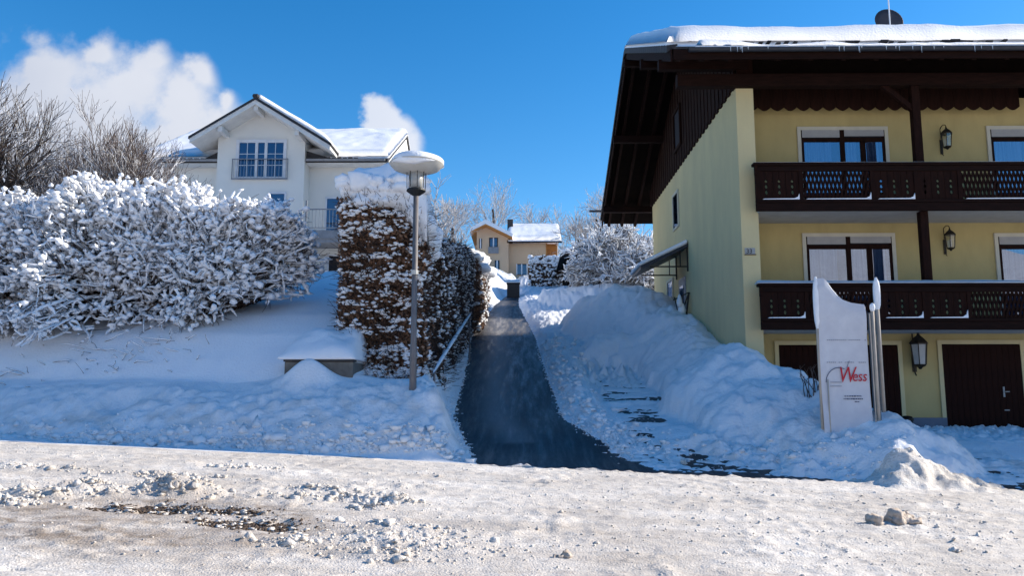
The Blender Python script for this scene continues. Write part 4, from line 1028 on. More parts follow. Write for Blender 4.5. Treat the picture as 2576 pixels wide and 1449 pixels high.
# roof snow in two fields left and right of the gable
quilt('roof_snow', wh, xv0 - .02, xv1 + .02, YM - oh + 0.12, 2 * yr_ - YM + oh - .1, lambda y: zrf(y) + .005, 0.34, 90, 60, 5, edge=.35, wave=.08)
gt = MB()
for (a, b) in ((xv0 + .05, xg0 - .02), (xg1 + .02, xv1 - .1)):
    g_ = MB().prism([(YM - oh - .12, ze - .02), (YM - oh - .10, ze - .10), (YM - oh - .03, ze - .10), (YM - oh - .01, ze - .02)], a, b, 'x').build('gutter', M['greymetal'], wh)
    BX('soffit', M['whitewood'], wh, a, b, YM - oh + .02, YM - .002, ze - .16, ze - .145)
i = 0; x = xg1 + .15
while x < xv1 - 1.2:
    BX('roof_tile', M['tile'], wh, x, x + .16, YM - oh - .02, YM - oh + .25, ze + .002, ze + .05 + .02 * (i % 2)); x += .22; i += 1
x = xg0 - 1.5
while x < xg0 - .2:
    BX('roof_tile', M['tile'], wh, x, x + .18, YM - oh - .02, YM - oh + .25, ze + .002, ze + .05); x += .26
# downpipe
xp = W(395, 410, YM - .6)[0]
MB().tube([(xp, YM - oh - .06, ze - .08), (xp + .05, YM - oh, ze - .3), (xl_ + .05, YM - .08, ze - .85), (xl_ + .08, YM - .08, ze - 1.6), (xl_ + .08, YM - .08, 6)], .05, 8).build('downpipe', M['greymetal'], wh, smooth=True)
# gable roof
xa0, _, za0 = W(478, 340, YG - .9); xb0, _, zb0 = W(830, 373, YG - .9)
zapx = W(643, 250, YG - .9)[2]; xap = W(643, 250, YG - .9)[0]
slL = (zapx - za0) / (xap - xa0); slR = (zapx - zb0) / (xb0 - xap); sl_ = (slL + slR) / 2
wL = xap - xa0; wR = xb0 - xap
def gslab(side, t0, t1, y0, y1, name, m, w, over=0.0, x_in=0.0):
    s_ = -1 if side == 'l' else 1
    xe = xap + s_ * (w + over); zee = zapx - sl_ * (w + over); xi = xap + s_ * x_in; zi = zapx - sl_ * x_in
    A_ = [(xi, zi), (xe, zee)] if s_ > 0 else [(xe, zee), (xi, zi)]
    return MB().prism([(A_[0][0], A_[0][1] - t0), (A_[1][0], A_[1][1] - t0), (A_[1][0], A_[1][1] + t1), (A_[0][0], A_[0][1] + t1)], y0, y1).build(name, m, wh)
yb_ = YM + 3.2
gslab('l', 0.16, 0.0, YG - .88, yb_, 'gable_roof', M['whitewood'], wL); gslab('r', 0.16, 0.0, YG - .88, yb_, 'gable_roof', M['whitewood'], wR)
gslab('l', -0.004, 0.09, YG - .95, yb_, 'roof_tiles', M['tile'], wL, .05); gslab('r', -0.004, 0.09, YG - .95, yb_, 'roof_tiles', M['tile'], wR, .05)
gslab('l', 0.02, 0.0, YG - .97, YG - .955, 'verge_trim', M['canopy'], wL, .05); gslab('r', 0.02, 0.0, YG - .97, YG - .955, 'verge_trim', M['canopy'], wR, .05)
gslab('l', 0.20, -.01, YG - .93, YG - .885, 'bargeboard', M['whitewood'], wL); gslab('r', 0.20, -.01, YG - .93, YG - .885, 'bargeboard', M['whitewood'], wR)
BX('ridge_tile', M['tile'], wh, xap - .12, xap + .12, YG - .98, YG - .5, zapx + .06, zapx + .22, bevel=.04)
for s_, w_, thk in ((-1, wL, 0.10), (1, wR, 0.28)):
    n_ = 24; XX, YY = np.meshgrid(np.linspace(0.05, w_, n_), np.linspace(YG - .85, yb_, 20))
    ed = np.minimum(1, np.minimum((w_ - XX) / .3, (XX + .2) / .2)) * np.minimum(1, (YY - YG + .9) / .25)
    T = thk * np.sqrt(np.clip(ed, 0.03, 1)) + .04 * fbm(XX, YY, 1.2, 3)
    zb_ = zapx - sl_ * XX + .095
    top = np.stack([xap + s_ * XX, YY, zb_ + np.maximum(T, .02)], -1).reshape(-1, 3); bot = np.stack([xap + s_ * XX, YY, zb_], -1).reshape(-1, 3)
    nn_ = n_ * 20; id2 = np.arange(nn_).reshape(20, n_); q = np.stack([id2[:-1, :-1], id2[:-1, 1:], id2[1:, 1:], id2[1:, :-1]], -1).reshape(-1, 4)
    ring = np.concatenate([id2[0, :], id2[1:, -1], id2[-1, -2::-1], id2[-2:0:-1, 0]]); r2 = np.roll(ring, -1)
    mesh_np('gable_snow', np.concatenate([top, bot]), np.concatenate([q, q[:, ::-1] + nn_, np.stack([ring, ring + nn_, r2 + nn_, r2], -1)]), M['snow'], wh, smooth=True)
for xx in (xap, xap - wL * .55, xap + wR * .55):
    MB().box(xx - .08, xx + .08, YG - .85, YG + .02, zapx - sl_ * abs(xx - xap) - .40, zapx - sl_ * abs(xx - xap) - .18).build('purlin', M['whitewood'], wh)
for s_, w_ in ((-1, wL), (1, wR)):   # dark triangular return under the gable eaves
    xe = xap + s_ * w_; xin = xg0 if s_ < 0 else xg1
    MB().prism([(min(xe, xin), ze - .02), (max(xe, xin), ze - .02), (xin, ze + .35)] if s_ > 0 else [(xe, ze - .02), (xin, ze - .02), (xin, ze + .35)], YG + .2, YG + .25).build('eave_return', M['tile'], wh)
# grid window with a french balcony rail
def grid_window(x0, x1, z0, z1, y, parent, cols, rows, rail=False):
    w_ = BX('window', M['room'], parent, x0, x1, y - .006, y - .002, z0, z1)
    mb = MB(); t = .07
    for a in ((x0 - t, x0, z0 - t, z1 + t), (x1, x1 + t, z0 - t, z1 + t), (x0, x1, z1, z1 + t), (x0, x1, z0 - t, z0)): mb.box(a[0], a[1], y - .05, y - .001, a[2], a[3])
    mb.build('frame', M['winframe'], w_)
    mb = MB()
    return w_
wx0, _, wz1 = W(600, 356, YG); wx1, _, wz0 = W(714, 448, YG)
win = grid_window(wx0, wx1, wz0, wz1, YG, wh, 3, 3)
W_ = wx1 - wx0; edges = [(0.0, 0.40), (0.40, 0.60), (0.60, 1.0)]
for i, (a, b) in enumerate(edges):
    xa_, xb_ = wx0 + a * W_, wx0 + b * W_
    mb = MB(); t = .055
    for bx_ in ((xa_ + .001, xa_ + t, wz0, wz1), (xb_ - t, xb_ - .001, wz0, wz1), (xa_ + t, xb_ - t, wz1 - t, wz1), (xa_ + t, xb_ - t, wz0, wz0 + t)): mb.box(bx_[0], bx_[1], YG - .045, YG - .008, bx_[2], bx_[3])
    mb.build('sash', M['winframe'], win)
    nc = 1 if i == 1 else 2; nr = 3
    for c_ in range(nc):
        for r__ in range(nr):
            pw_ = (xb_ - xa_ - 2 * t) / nc; ph = (wz1 - wz0 - 2 * t) / nr
            BX('pane', M['glass_b'], win, xa_ + t + c_ * pw_ + .012, xa_ + t + (c_ + 1) * pw_ - .012, YG - .022, YG - .018, wz0 + t + r__ * ph + .012, wz0 + t + (r__ + 1) * ph - .012)
    mb = MB()
    if nc == 2: mb.box((xa_ + xb_) / 2 - .012, (xa_ + xb_) / 2 + .012, YG - .03, YG - .024, wz0 + t, wz1 - t)
    for r__ in (1, 2): mb.box(xa_ + t, xb_ - t, YG - .037, YG - .031, wz0 + t + r__ * (wz1 - wz0 - 2 * t) / 3 - .012, wz0 + t + r__ * (wz1 - wz0 - 2 * t) / 3 + .012)
    mb.build('muntin', M['winframe'], win)
fr = MB(); fr.bar((wx0 - .18, YG - .12, wz0 + .75), (wx1 + .18, YG - .12, wz0 + .75), .03); fr.bar((wx0 - .18, YG - .12, wz0 - .05), (wx1 + .18, YG - .12, wz0 - .05), .05)
fr.bar((wx0 - .16, YG - .12, wz0 - .06), (wx0 - .16, YG - .12, wz0 + .76), .03); fr.bar((wx1 + .16, YG - .12, wz0 - .06), (wx1 + .16, YG - .12, wz0 + .76), .03)
rail = fr.build('window_rail', M['greymetal'], wh)
n_ = 16
for i in range(n_):
    xx = wx0 - .1 + (W_ + .2) * i / (n_ - 1); MB().bar((xx, YG - .12, wz0), (xx, YG - .12, wz0 + .74), .012).build('bar', M['greymetal'], rail)
# lower window peeping over the shrub
lx0, _, lz1 = W(682, 488, YG); lx1, _, lz0 = W(714, 540, YG); lw = grid_window(lx0, lx1, lz0 - .6, lz1, YG, wh, 1, 1); BX('pane', M['glass_b'], lw, lx0, lx1, YG - .03, YG - .02, lz0 - .6, lz1)
# right balcony
bx0, _, bz1 = W(768, 578, YM - 1.3); bx1 = xr_ + .3; bz0 = W(768, 610, YM - 1.3)[2]
bal = BX('balcony', M['greymetal'], wh, bx0, bx1, YM - 1.3, YM - .01, bz0, bz1 - .12)
BX('edge_strip', M['greymetal'], bal, bx0 - .02, bx1, YM - 1.34, YM - 1.302, bz0 + .15, bz1 - .02)
quilt('balcony_snow', bal, bx0, bx1, YM - 1.3, YM - .05, lambda y: bz1 - .118, .13, 30, 10, 4, edge=.1, wave=.02)
zr1 = W(768, 526, YM - 1.3)[2]
mb = MB(); mb.bar((bx0, YM - 1.28, zr1), (bx1, YM - 1.28, zr1), .04); mb.bar((bx0, YM - 1.28, bz1 + .08), (bx1, YM - 1.28, bz1 + .08), .03); mb.bar((bx0, YM - 1.28, bz1), (bx0, YM - 1.28, zr1 + .35), .06); mb.build('rail', M['greymetal'], bal)
x = bx0 + .12
while x < W(850, 550, YM)[0] + .3:
    MB().bar((x, YM - 1.28, bz1 + .09), (x, YM - 1.28, zr1 - .02), .014).build('bar', M['greymetal'], bal); x += .13
dx0, _, dz1 = W(823, 500, YM); dw = grid_window(dx0, dx0 + .9, bz1, dz1, YM, wh, 1, 1); BX('pane', M['glass_b'], dw, dx0, dx0 + .9, YM - .03, YM - .02, bz1, dz1)
sx0, _, sz1 = W(828, 645, YM); sw = grid_window(sx0, sx0 + .8, sz1 - .8, sz1, YM, wh, 1, 1); BX('pane', M['room'], sw, sx0, sx0 + .8, YM - .03, YM - .02, sz1 - .8, sz1)

# ------------------------------------------------------------------ small peach house up the hill
DH = 66
hx0 = W(1276, 660, DH)[0]; hx1 = W(1400, 660, DH)[0]; hz0 = W(1300, 720, DH)[2]; hze = W(1340, 612, DH)[2]
hg0 = W(1200, 640, DH)[0]
ph_ = thing('peach_house', 'small peach coloured house with snowy roof at the top of the path', 'house', ((hx0 + hx1) / 2, DH, hz0))
hzr = W(1320, 576, DH + 4)[2]
# main long side facing the camera
BX('wall', M['peach'], ph_, hx0, hx1 - .9, DH, DH + 7, hz0 - 2, hze)
BX('loggia', M['orange_wood'], ph_, hx1 - .9, hx1 + .05, DH + .3, DH + 6, W(1400, 650, DH)[2], hze)
BX('corner_post', M['orange_wood'], ph_, hx1 - .1, hx1 + .05, DH - .02, DH + .2, hz0 - 1, hze)
BX('corner_post', M['orange_wood'], ph_, hx1 - .92, hx1 - .8, DH - .02, DH + .2, hz0 - 1, hze)
# gabled wing turned to the left
gyf = DH - .8; gxm = W(1222, 600, gyf)[0]; gzt = W(1222, 572, gyf)[2]; sw_ = 0.50
MB().prism([(hg0, hz0 - 2), (hg0, gzt - sw_ * (gxm - hg0)), (gxm, gzt), (hx0 + .1, gzt - sw_ * (hx0 + .1 - gxm)), (hx0 + .1, hz0 - 2)], gyf, DH + 6).build('gable_wall', M['peach'], ph_)
for s_, w_ in ((-1, gxm - hg0 + .5), (1, hx0 + .45 - gxm)):
    z_ = lambda d: gzt - sw_ * d
    MB().prism([(gxm, gzt), (gxm + s_ * w_, z_(w_)), (gxm + s_ * w_, z_(w_) + .13), (gxm, gzt + .13)], gyf - .8, DH + 6.4).build('roof', M['orange_wood'], ph_)
    MB().prism([(gxm, gzt + .135), (gxm + s_ * w_, z_(w_) + .135), (gxm + s_ * (w_ + .03), z_(w_) + .40), (gxm, gzt + .52)], gyf - .85, DH + 6.4).build('roof_snow', M['snow'], ph_)
rx1 = W(1412, 610, DH)[0]; rx0 = W(1290, 600, DH)[0] - .5
for a, b, n_ in ((DH - .8, DH + 3.5, 'roof'),):
    sh = (hzr - hze) / 4.3; zz = lambda y: hze + (y - DH + .8) * sh
    MB().hexa([(rx0, a, zz(a) - .12), (rx1, a, zz(a) - .12), (rx0, b, zz(b) - .12), (rx1, b, zz(b) - .12), (rx0, a, zz(a)), (rx1, a, zz(a)), (rx0, b, zz(b)), (rx1, b, zz(b))]).build(n_, M['wood'], ph_)
quilt('roof_snow', ph_, rx0, rx1, DH - .8, DH + 7.8, lambda y: hzr + .01 - abs(y - DH - 3.5) * sh, .42, 40, 30, 7, edge=.4, wave=.08)
cx0, _, cz1 = W(1276, 553, DH + 2.5); cx1 = W(1290, 553, DH + 2.5)[0]
BX('chimney', M['tile'], ph_, cx0, cx1, DH + 2.3, DH + 2.8, hzr - 1.2, cz1)
for (a, b, c_, d_) in ((1230, 598, 1252, 622), (1244, 655, 1256, 690), (1205, 600, 1212, 625)):
    x0, _, z1 = W(a, b, gyf); x1, _, z0 = W(c_, d_, gyf)
    w_ = BX('window', M['room'], ph_, x0, x1, gyf - .02, gyf - .003, z0, z1); BX('pane', M['glass_b'], w_, x0 + .08, x1 - .08, gyf - .04, gyf - .03, z0 + .08, z1 - .08)
    MB().box((x0 + x1) / 2 - .05, (x0 + x1) / 2 + .05, gyf - .06, gyf - .045, z0, z1).build('frame', M['winframe'], w_)
x0, _, z1 = W(1228, 622, gyf); x1, _, z0 = W(1254, 638, gyf); BX('window_balcony', M['greymetal'], ph_, x0, x1, gyf - .15, gyf - .07, z0, z1)
x0, _, z1 = W(1298, 664, DH); x1, _, z0 = W(1326, 692, DH)
w_ = BX('window', M['room'], ph_, x0, x1, DH - .02, DH - .003, z0, z1); BX('pane', M['glass_b'], w_, x0 + .08, x1 - .08, DH - .04, DH - .03, z0 + .06, z1 - .08)
for f_ in (.0, .45, .93): MB().box(x0 + (x1 - x0) * f_, x0 + (x1 - x0) * f_ + .09, DH - .06, DH - .045, z0, z1).build('frame', M['winframe'], w_)

# ------------------------------------------------------------------ dark barn roof right of it
DB = 50
bz = W(1430, 690, DB); 
barn = thing('wooden_shed', 'dark wooden shed with a snowy pitched roof half hidden by frosted branches', 'shed', (bz[0], DB, bz[2] - 1.0))
x0 = W(1420, 650, DB)[0]; x1 = W(1640, 650, DB)[0]; zt = W(1555, 588, DB)[2]; ze_ = W(1425, 640, DB)[2]; zb_ = W(1430, 715, DB)[2] - 2
xm = W(1560, 600, DB)[0]
MB().prism([(x0 + .15, zb_), (x0 + .15, ze_), (xm, zt), (x1, ze_ + .3), (x1, zb_)], DB, DB + 6).build('wall', M['wood_black'], barn)
MB().prism([(x0 - .3, ze_ - .2), (xm, zt), (xm, zt + .12), (x0 - .3, ze_ - .08)], DB - .6, DB + 6.5).build('roof', M['tile'], barn)
MB().prism([(x0 - .3, ze_ - .07), (xm, zt + .13), (xm, zt + .45), (x0 - .25, ze_ + .18)], DB - .6, DB + 6.5).build('roof_snow', M['snow'], barn, bevel=.08)
MB().prism([(xm, zt), (x1 + .3, ze_ - .2), (x1 + .3, ze_ - .08), (xm, zt + .12)], DB - .6, DB + 6.5).build('roof', M['tile'], barn)
MB().prism([(xm, zt + .13), (x1 + .3, ze_ - .07), (x1 + .25, ze_ + .18), (xm, zt + .45)], DB - .6, DB + 6.5).build('roof_snow', M['snow'], barn)

# black bin at the end of the path
x, y, z = W(1290, 745, 50)
bin_ = thing('rubbish_bin', 'square black bin with snow on its lid where the path ends', 'bin', (x, 50, z - .1))
BX('bin_body', M['binm'], bin_, x - .38, x + .42, 49.7, 50.3, z - .35, W(1290, 715, 50)[2], bevel=.03)
BX('lid', M['binm'], bin_, x - .42, x + .46, 49.66, 50.34, W(1290, 715, 50)[2] + .002, W(1290, 715, 50)[2] + .06, bevel=.02)
quilt('snow_cap', bin_, x - .42, x + .46, 49.66, 50.34, lambda y: W(1290, 715, 50)[2] + .062, .22, 16, 12, 3, edge=.15, wave=.03)

# ------------------------------------------------------------------ street lamp
def street_lamp(px, py_base, D, px_t, py_t):
    xb, _, zb_ = W(px, py_base, D); xt, _, zt = W(px_t, py_t, D)    # top: foot of the head
    xm = (xb + xt) / 2; L = thing('street_lamp', 'street lamp with a flat dish head under a thick snow cushion before the brown hedge', 'street lamp', (xm, D, zb_))
    x = xm; z0 = zb_ - 0.5
    MB().tube([(x, D, z0), (x, D, zb_ + .9), (x, D, zb_ + .95), (x, D, zt)], [.068, .066, .056, .05], 14).build('post', M['post'], L, smooth=True)
    MB().tube([(x - .0, D, zb_ - .1), (x, D, zb_ + .03)], .085, 12).build('base_collar', M['post'], L)
    MB().tube([(x, D, zb_ + 2.25), (x, D, zb_ + 2.33)], .07, 12).build('clamp', M['dish'], L)
    MB().lathe((x, D, zt - .06), [(.05, 0), (.09, .02), (.185, .09), (.18, .12), (.14, .14)], 20).build('cup', M['lampdark'], L)
    zc = zt + .08
    n = 8
    for i in range(n):
        a = 2 * math.pi * (i + .3) / n; MB().bar((x + .175 * math.cos(a), D + .175 * math.sin(a), zc), (x + .18 * math.cos(a), D + .18 * math.sin(a), zc + .34), .012).build('rod', M['lampdark'], L)
    MB().lathe((x, D, zc), [(.11, 0), (.14, .33)], 20).build('glass', M['lamp_glass_m'], L, smooth=True)
    zd = zc + .30
    MB().lathe((x, D, zd), [(.12, 0.0), (.30, .035), (.44, .09), (.505, .165), (.52, .18), (.52, .192), (.48, .19), (.2, .13), (.1, .12)], 36).build('dish', M['dish'], L, smooth=True)
    # snow cushion
    V0, F0 = ICO[3]; V = V0.copy()
    th = np.arctan2(V[:, 1], V[:, 0])
    zz = np.where(V[:, 2] > 0, np.sign(V[:, 2]) * np.abs(V[:, 2]) ** .5 * .19, V[:, 2] * .04)
    rr_ = np.hypot(V[:, 0], V[:, 1]); rr2 = rr_ ** .75 * (.515 + .012 * np.sin(3 * th + 1) + .01 * np.sin(5 * th))
    V = np.stack([x + rr2 * np.cos(th), D + rr2 * np.sin(th), zd + .17 + zz + .015 * np.sin(2 * th + 2) + .02 * (V0[:, 2] > 0) * np.sin(4 * V0[:, 0] + 2)], -1)
    V[:, 2] -= np.where(V0[:, 1] < 0, .09 * (V0[:, 2] < .35) * np.clip(-V0[:, 1], 0, 1) * (1 - np.clip(np.abs(V0[:, 0]), 0, 1)) , 0)
    mesh_np('snow_cap', V, F0, M['snow'], L, smooth=True)
street_lamp(1034, 995, 14.6, 1050, 485)

# handrail
hr_ = thing('handrail', 'snow-topped metal handrail climbing beside the path in front of the dark hedge', 'handrail', (-1.85, 15.6, 1.4))
A_ = np.array(W(1050, 943, 15.6)); B_ = np.array(W(1178, 792, 24.5)); A_[0] = -1.74; B_[0] = -1.58; 
P = np.array([[A_ + (B_ - A_) * t for t in np.linspace(0, 1, 14)]])
V, F = tubes(P, np.full((1, 14), .028), 8); mesh_np('rail', V, F, M['post'], hr_, smooth=True)
V, F = snow_tubes(P, np.full((1, 14), .05), 8, .9); mesh_np('rail_snow', V, F, M['snow_fine'], hr_, smooth=True)
for t in (.03, .98):
    p = A_ + (B_ - A_) * t; MB().tube([(p[0], p[1], p[2] - 1.6), tuple(p)], .024, 8).build('rail_post', M['post'], hr_)

# low concrete wall sticking out of the bank, under a snow pillow
wl = thing('garden_wall', 'low grey concrete wall end showing under a rounded snow pillow left of the brown hedge', 'wall', (-3.9, 15.6, 2.0))
x0 = W(716, 905, 15.45)[0]; x1 = W(888, 905, 15.45)[0]; zt = W(800, 905, 15.45)[2]
BX('wall_block', M['concrete'], wl, x0, x1, 15.45, 15.65, 1.2, zt - .04, bevel=.01)
BX('return_block', M['concrete'], wl, x1 - .18, x1 - .002, 15.652, 17.2, 1.2, zt - .045, bevel=.01)
BX('coping', M['tile'], wl, x0 - .02, x1 + .02, 15.42, 15.7, zt - .038, zt, bevel=.006)
XX, YY = np.meshgrid(np.linspace(x0 - .12, x1 + .05, 40), np.linspace(15.40, 17.6, 36))
e_ = np.minimum(1, np.minimum((XX - x0 + .12) / .8, (x1 + .05 - XX) / .5)); f_ = np.minimum(1, (YY - 15.40) / .7)
T = .05 + (.36 * np.sqrt(np.clip(f_, 0, 1)) + .60 * (YY - 15.4) / 2.2) * np.sqrt(np.clip(1 - (1 - np.clip(e_ * 1.5, 0, 1)) ** 2.5, 0, 1)) * (1 + .3 * fbm(XX, YY, 1.5, 3)) + .05 * fbm(XX, YY, 2.5, 3)
top = np.stack([XX, YY, zt + T], -1).reshape(-1, 3); bot = np.stack([XX, YY, np.full_like(XX, zt + .004)], -1).reshape(-1, 3)
nn_ = 40 * 36; id2 = np.arange(nn_).reshape(36, 40); q = np.stack([id2[:-1, :-1], id2[:-1, 1:], id2[1:, 1:], id2[1:, :-1]], -1).reshape(-1, 4)
ring = np.concatenate([id2[0, :], id2[1:, -1], id2[-1, -2::-1], id2[-2:0:-1, 0]]); r2 = np.roll(ring, -1)
mesh_np('snow_pillow', np.concatenate([top, bot]), np.concatenate([q, q[:, ::-1] + nn_, np.stack([ring, ring + nn_, r2 + nn_, r2], -1)]), M['snow'], wl, smooth=True)

# ------------------------------------------------------------------ hedges
def leaf_quads(C, size, r, droop=0.0):
    n = len(C); a = r.normal(size=(n, 3)); a /= np.linalg.norm(a, axis=1, keepdims=True); b = r.normal(size=(n, 3)); b = np.cross(a, b); b /= np.linalg.norm(b, axis=1, keepdims=True)
    s = size * (0.6 + 0.8 * r.random((n, 1)))
    v0 = C - a * s; v1 = C + b * s * .55; v2 = C + a * s; v3 = C - b * s * .55
    V = np.stack([v0, v1, v2, v3], 1).reshape(-1, 3); F = np.arange(4 * n).reshape(-1, 4); return V, F
def hedge(name, label, loc, samp, n_leaf, n_snow, leafm, seed, size=.045, core=None, snow_s=(.09, .05), twigs=1500, bias=None, group=None, layer=True):
    """samp(n,r) -> points on/in the hedge shell and outward normals"""
    r = np.random.default_rng(seed); root = thing(name, label, 'hedge', loc, group)
    C, Nn = samp(n_leaf, r); C = C - Nn * (r.random((n_leaf, 1)) ** 1.5) * .28 + r.normal(size=C.shape) * .03
    bulge = fbm(C[:, 0] + C[:, 1], C[:, 2], 1.6, 3)[:, None]; C = C + Nn * bulge * .22
    V, F = leaf_quads(C, size, r); mesh_np('leaves', V, F, leafm, root, kind='stuff')
    C, Nn = samp(twigs, r); D_ = Nn + r.normal(size=C.shape) * .5 + np.array([0, 0, .3]); L = .12 + .22 * r.random((twigs, 1))
    P = np.stack([C - Nn * .2, C - Nn * .05 + D_ * L * .4, C + D_ * L * .8], 1); V, F = tubes(P, np.full((twigs, 3), .006) * np.array([1.4, 1, .6]), 3); mesh_np('twigs', V, F, M['twig'], root, kind='stuff')
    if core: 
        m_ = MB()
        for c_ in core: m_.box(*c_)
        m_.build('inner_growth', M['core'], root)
    C, Nn = samp(n_snow * 4, r)
    # snow sits in wavy, roughly horizontal shelves
    sh = np.sin((C[:, 2] + .30 * fbm(C[:, 0] + C[:, 1], C[:, 2], 1.5, 3)) * 2 * np.pi / .40 + 4.5 * fbm(C[:, 0] * 1.2, C[:, 1] + C[:, 2], 1.1, 3))
    pb = (0.16 + 0.84 * (sh > .35)) if layer else np.ones(len(C))
    if bias is not None: pb = pb * bias(C)
    keep = r.random(len(C)) < pb; C, Nn = C[keep][:n_snow], Nn[keep][:n_snow]
    bulge = fbm(C[:, 0] + C[:, 1], C[:, 2], 1.6, 3)[:, None]; C = C + Nn * (bulge * .22 + .01)
    sz = np.stack([np.full(len(C), snow_s[0]), np.full(len(C), snow_s[0]), np.full(len(C), snow_s[1])], 1) * (0.35 + 1.1 * r.random((len(C), 1)) ** 1.6)
    V, F = blobs(C, sz, 1, .35, seed); mesh_np('snow_clumps', V, F, M['snow_fine'], root, smooth=True, kind='stuff')
    return root
hx0_, hx1_ = W(850, 700, 16.5)[0], -2.10
hy0_, hy1_ = 16.5, 18.1
def block_top(x): return 6.08 + .10 * np.sin(x * 2.5) - .45 * np.clip((x + 2.9) / .9, 0, 1)
def samp_block(n, r):
    a = r.random(n); out = np.zeros((n, 3)); nn = np.zeros((n, 3))
    f = a < .56; s_ = (a >= .56) & (a < .86); l = (a >= .86) & (a < .93); t = a >= .93
    zb_ = 1.6
    out[f] = np.stack([r.uniform(hx0_, hx1_, f.sum()), np.full(f.sum(), hy0_), r.random(f.sum())], 1); nn[f] = (0, -1, 0)
    out[s_] = np.stack([np.full(s_.sum(), hx1_), r.uniform(hy0_, hy1_, s_.sum()), r.random(s_.sum())], 1); nn[s_] = (1, 0, 0)
    out[l] = np.stack([np.full(l.sum(), hx0_), r.uniform(hy0_, hy1_, l.sum()), r.random(l.sum())], 1); nn[l] = (-1, 0, 0)
    out[t] = np.stack([r.uniform(hx0_, hx1_, t.sum()), r.uniform(hy0_, hy1_, t.sum()), np.ones(t.sum())], 1); nn[t] = (0, 0, 1)
    out[:, 2] = zb_ + out[:, 2] * (block_top(out[:, 0]) - zb_)
    # rounded shoulders
    k = np.clip((out[:, 2] - block_top(out[:, 0]) + .5) / .5, 0, 1) ** 2 * .22
    cxm = (hx0_ + hx1_) / 2; cym = (hy0_ + hy1_) / 2
    out[:, 0] += (cxm - out[:, 0]) * k; out[:, 1] += (cym - out[:, 1]) * k
    return out, nn
def bias_block(C): return 0.45 + .3 * sm(C[:, 2], 5.2, 5.6) + .8 * (1 - sm(C[:, 2], 2.2, 2.9))
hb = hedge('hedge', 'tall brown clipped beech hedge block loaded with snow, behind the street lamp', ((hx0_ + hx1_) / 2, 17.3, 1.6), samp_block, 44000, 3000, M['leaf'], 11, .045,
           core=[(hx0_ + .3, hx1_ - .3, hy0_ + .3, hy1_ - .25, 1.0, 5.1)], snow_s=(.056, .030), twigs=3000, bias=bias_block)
# thick cap on the block, hanging over its right corner
r_ = np.random.default_rng(21)
n_ = 60; XX = np.linspace(hx0_ + .05, hx1_ + .10, 46); YY = np.linspace(hy0_ - .05, hy1_ + .1, 36); XX, YY = np.meshgrid(XX, YY)
ex = np.minimum(XX - hx0_ - .05, hx1_ + .10 - XX) / .5; ey = np.minimum(YY - hy0_ + .05, hy1_ + .1 - YY) / .5
rr = np.sqrt(np.clip(1 - (1 - np.clip(ex, 0, 1)) ** 2, 0, 1)) * np.sqrt(np.clip(1 - (1 - np.clip(ey, 0, 1)) ** 2, 0, 1))
ZT = block_top(XX) + .04 + (.80 + .28 * fbm(XX, YY, 1.1, 3)) * rr + .05 * fbm(XX, YY, 5, 2) - .1
ZB = block_top(XX) - .45 + .18 * fbm(XX, YY + 4, 2.5, 3) + .2 * rr - .5 * sm(XX, hx1_ - .5, hx1_) * (1 - rr)
top = np.stack([XX, YY, ZT], -1).reshape(-1, 3); bot = np.stack([XX, YY, np.minimum(ZB, ZT - .02)], -1).reshape(-1, 3)
nn_ = XX.size; id2 = np.arange(nn_).reshape(XX.shape); q = np.stack([id2[:-1, :-1], id2[:-1, 1:], id2[1:, 1:], id2[1:, :-1]], -1).reshape(-1, 4)
ring = np.concatenate([id2[0, :], id2[1:, -1], id2[-1, -2::-1], id2[-2:0:-1, 0]]); r2 = np.roll(ring, -1)
mesh_np('snow_cap', np.concatenate([top, bot]), np.concatenate([q, q[:, ::-1] + nn_, np.stack([ring, ring + nn_, r2 + nn_, r2], -1)]), M['snow'], hb, smooth=True)
Cc = []
for i in range(150):
    Cc.append((r_.uniform(hx0_ + .05, hx1_ + .02), r_.choice([hy0_, hy0_ + .05, hy0_ + r_.random() * 1.5]), block_top(hx0_) - r_.random() ** 2 * .5 + .10))
Cc = np.array(Cc); V, F = blobs(Cc, np.abs(r_.normal(size=(150, 1)) * .05 + .11) * np.array([[1.1, .9, .85]]), 2, .25, 9); mesh_np('snow_lobes', V, F, M['snow_fine'], hb, smooth=True, kind='stuff')
# big lit shoulder on the right side
Cs = np.array([(hx1_ - .05, 16.9, 5.25), (hx1_ - .02, 17.2, 4.95), (hx1_ + .0, 17.5, 5.1), (hx1_ - .35, 16.9, 5.5), (hx1_ - .05, 17.6, 4.8), (hx1_ - .25, 16.62, 5.45), (hx1_ - .1, 17.0, 5.25), (hx1_ - .1, 17.7, 5.2)])
V, F = blobs(Cs, np.array([(.24, .34, .30)] * len(Cs)) * (.8 + .4 * r_.random((len(Cs), 1))), 3, .12, 12); mesh_np('snow_shoulder', V, F, M['snow'], hb, smooth=True)

